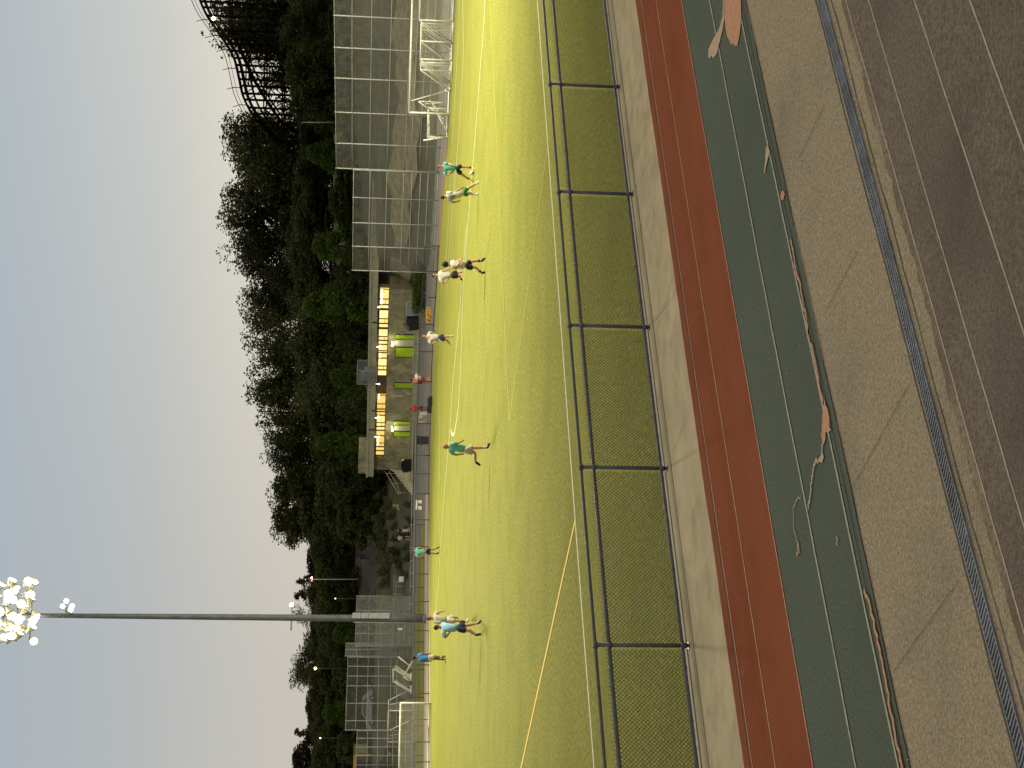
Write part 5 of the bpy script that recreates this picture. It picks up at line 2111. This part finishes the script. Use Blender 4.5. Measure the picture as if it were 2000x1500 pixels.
person('person in a dark red shirt and black shorts beside the pale blocks', (800, 790, 30),
       dict(top=(10, 250), head=(70, 235), neck=(150, 225), shL=(190, 140), shR=(210, 340), elL=(340, 90), haL=(480, 120), elR=(360, 400), haR=(560, 260),
            waist=(520, 230), hpL=(620, 170), hpR=(640, 270), knL=(830, 130), anL=(1080, 130), toL=(1170, 90), knR=(840, 280), anR=(1080, 275), toR=(1170, 250)),
       112, SK_DARK, HAIR_B, C_RED, C_BLACK, (C_WHITE, .9), SH_BK, (.2, -.9, 0))
# 14, 15 behind the rail fence
person('walker in a dark top and pale trousers on the path below the bank', (700, 920, 10),
       dict(top=(715, 1168), head=(745, 1160), neck=(778, 1160), shL=(795, 1130), shR=(795, 1190), elL=(825, 1122), haL=(858, 1135), elR=(825, 1200), haR=(862, 1195),
            waist=(848, 1162), hpL=(870, 1150), hpR=(870, 1172), knL=(920, 1155), anL=(985, 1135), toL=(995, 1115), knR=(920, 1175), anR=(985, 1175), toR=(998, 1160)),
       146, SK_MID, HAIR_D, C_NAVY, C_WHITE, None, SH_WH, (.9, -.3, 0), trousers=True)
person('walker in a grey shirt and black shorts on the path below the bank', (700, 920, 10),
       dict(top=(715, 1318), head=(742, 1312), neck=(765, 1310), shL=(785, 1282), shR=(790, 1338), elL=(815, 1272), haL=(850, 1280), elR=(820, 1345), haR=(855, 1340),
            waist=(845, 1310), hpL=(870, 1295), hpR=(870, 1328), knL=(925, 1285), anL=(985, 1283), toL=(998, 1270), knR=(925, 1335), anR=(990, 1338), toR=(1000, 1350)),
       146, SK_LIGHT, HAIR_B, C_GREY, C_BLACK, (C_WHITE, .75), SH_WH, (-.3, .9, 0))
# hillside sitter
person('seated person in orange among the bank grass left of the handrail', (750, 960, 28.57),
       dict(top=(430, 780), head=(480, 780), neck=(540, 770), shL=(580, 720), shR=(580, 820), elL=(660, 690), haL=(720, 720), elR=(650, 850), haR=(720, 880),
            waist=(720, 770), hpL=(770, 740), hpR=(770, 800), knL=(740, 920), anL=(860, 960), toL=(900, 990), knR=(760, 960), anR=(870, 1010), toR=(900, 1040)),
       155, SK_LIGHT, HAIR_B, C_ORANGE, C_TEAL2, None, SH_BK, (-.5, -.8, 0), depth=dict(knL=-.25, knR=-.25, anL=-.3, anR=-.3, toL=-.35, toR=-.35))

# turn the skinned bodies into plain meshes
bpy.context.view_layer.update()
dg = bpy.context.evaluated_depsgraph_get()
new = [(o, bpy.data.meshes.new_from_object(o.evaluated_get(dg))) for o in SKINQ]
for o, me in new:
    o.modifiers.clear()
    o.data = me
    me.polygons.foreach_set('use_smooth', [True] * len(me.polygons))

# the ball
pb = at(840 + 1140 / 13.63, 300 + 510 / 13.63, dist_(926, 326) - .35)
pb.z = .112
m = MB()
m.ball(pb, .112, 20, 14)
o = m.build('soccer_ball', M_gwhite, None, (pb.x, pb.y, 0))
tag(o, 'pale soccer ball at the feet of the teal player', 'ball')
m = MB()
for v in [(0, -1, 0), (.85, -.3, .4), (-.7, -.5, .5), (.2, -.4, .9), (-.5, -.7, -.5), (.6, -.6, -.5), (0, .9, .4)]:
    d = Vector(v).normalized()
    m.disc(pb + d * .1135, d, .034, 5)
m.build('patch', HAIR_D, o)
# second ball and kit on the far edge of the grass
for (px, py, lab) in ((843.5, 783, 'black kit bag at the pitch edge nearer the lime doors'), (842, 798, 'black kit bag at the pitch edge by the red-shirted person')):
    q = gp(px + 1, py)
    m = MB()
    pts = [q + Vector((x_, 0, z_)) for x_, z_ in [(-.34, 0), (-.36, .16), (-.28, .3), (-.1, .34), (.12, .33), (.3, .28), (.36, .15), (.34, 0)]]
    m.prism(pts, (0, .3, 0))
    m.tube([q + Vector((-.15, .15, .3)), q + Vector((-.08, .15, .42)), q + Vector((.08, .15, .42)), q + Vector((.15, .15, .3))], .02, 5)
    o = m.build('kit_bag', M_card, None, q)
    tag(o, lab, 'bag')

# ------------------------------------------------------------------ camera and output
cam = bpy.data.cameras.new('camera')
cam.sensor_fit = 'HORIZONTAL'
cam.sensor_width = 36
cam.lens = F / 2000 * 36
cam.clip_end = 8000
cam.clip_start = .1
co = bpy.data.objects.new('camera', cam)
COL.objects.link(co)
fw = Vector((0, _ct, -_st))
dn = Vector((0, -_st, -_ct))
rt = Vector((1, 0, 0))
# picture x (to the right) is world "down"; picture y (up) is world "right"; both turned by the small roll
X = dn * _c + rt * _s
Yv = rt * _c - dn * _s
Z = -fw
Mx = Matrix((X, Yv, Z)).transposed().to_4x4()
Mx.translation = Vector((0, 0, H))
co.matrix_world = Mx
scene.camera = co
scene.view_settings.view_transform = 'Standard'
scene.view_settings.look = 'None'
scene.view_settings.exposure = 0
scene.view_settings.gamma = 1
scene.cycles.max_bounces = 6
scene.cycles.transparent_max_bounces = 12
scene.cycles.use_denoising = True
for o in scene.objects:
    if '_w' in o:
        del o['_w']
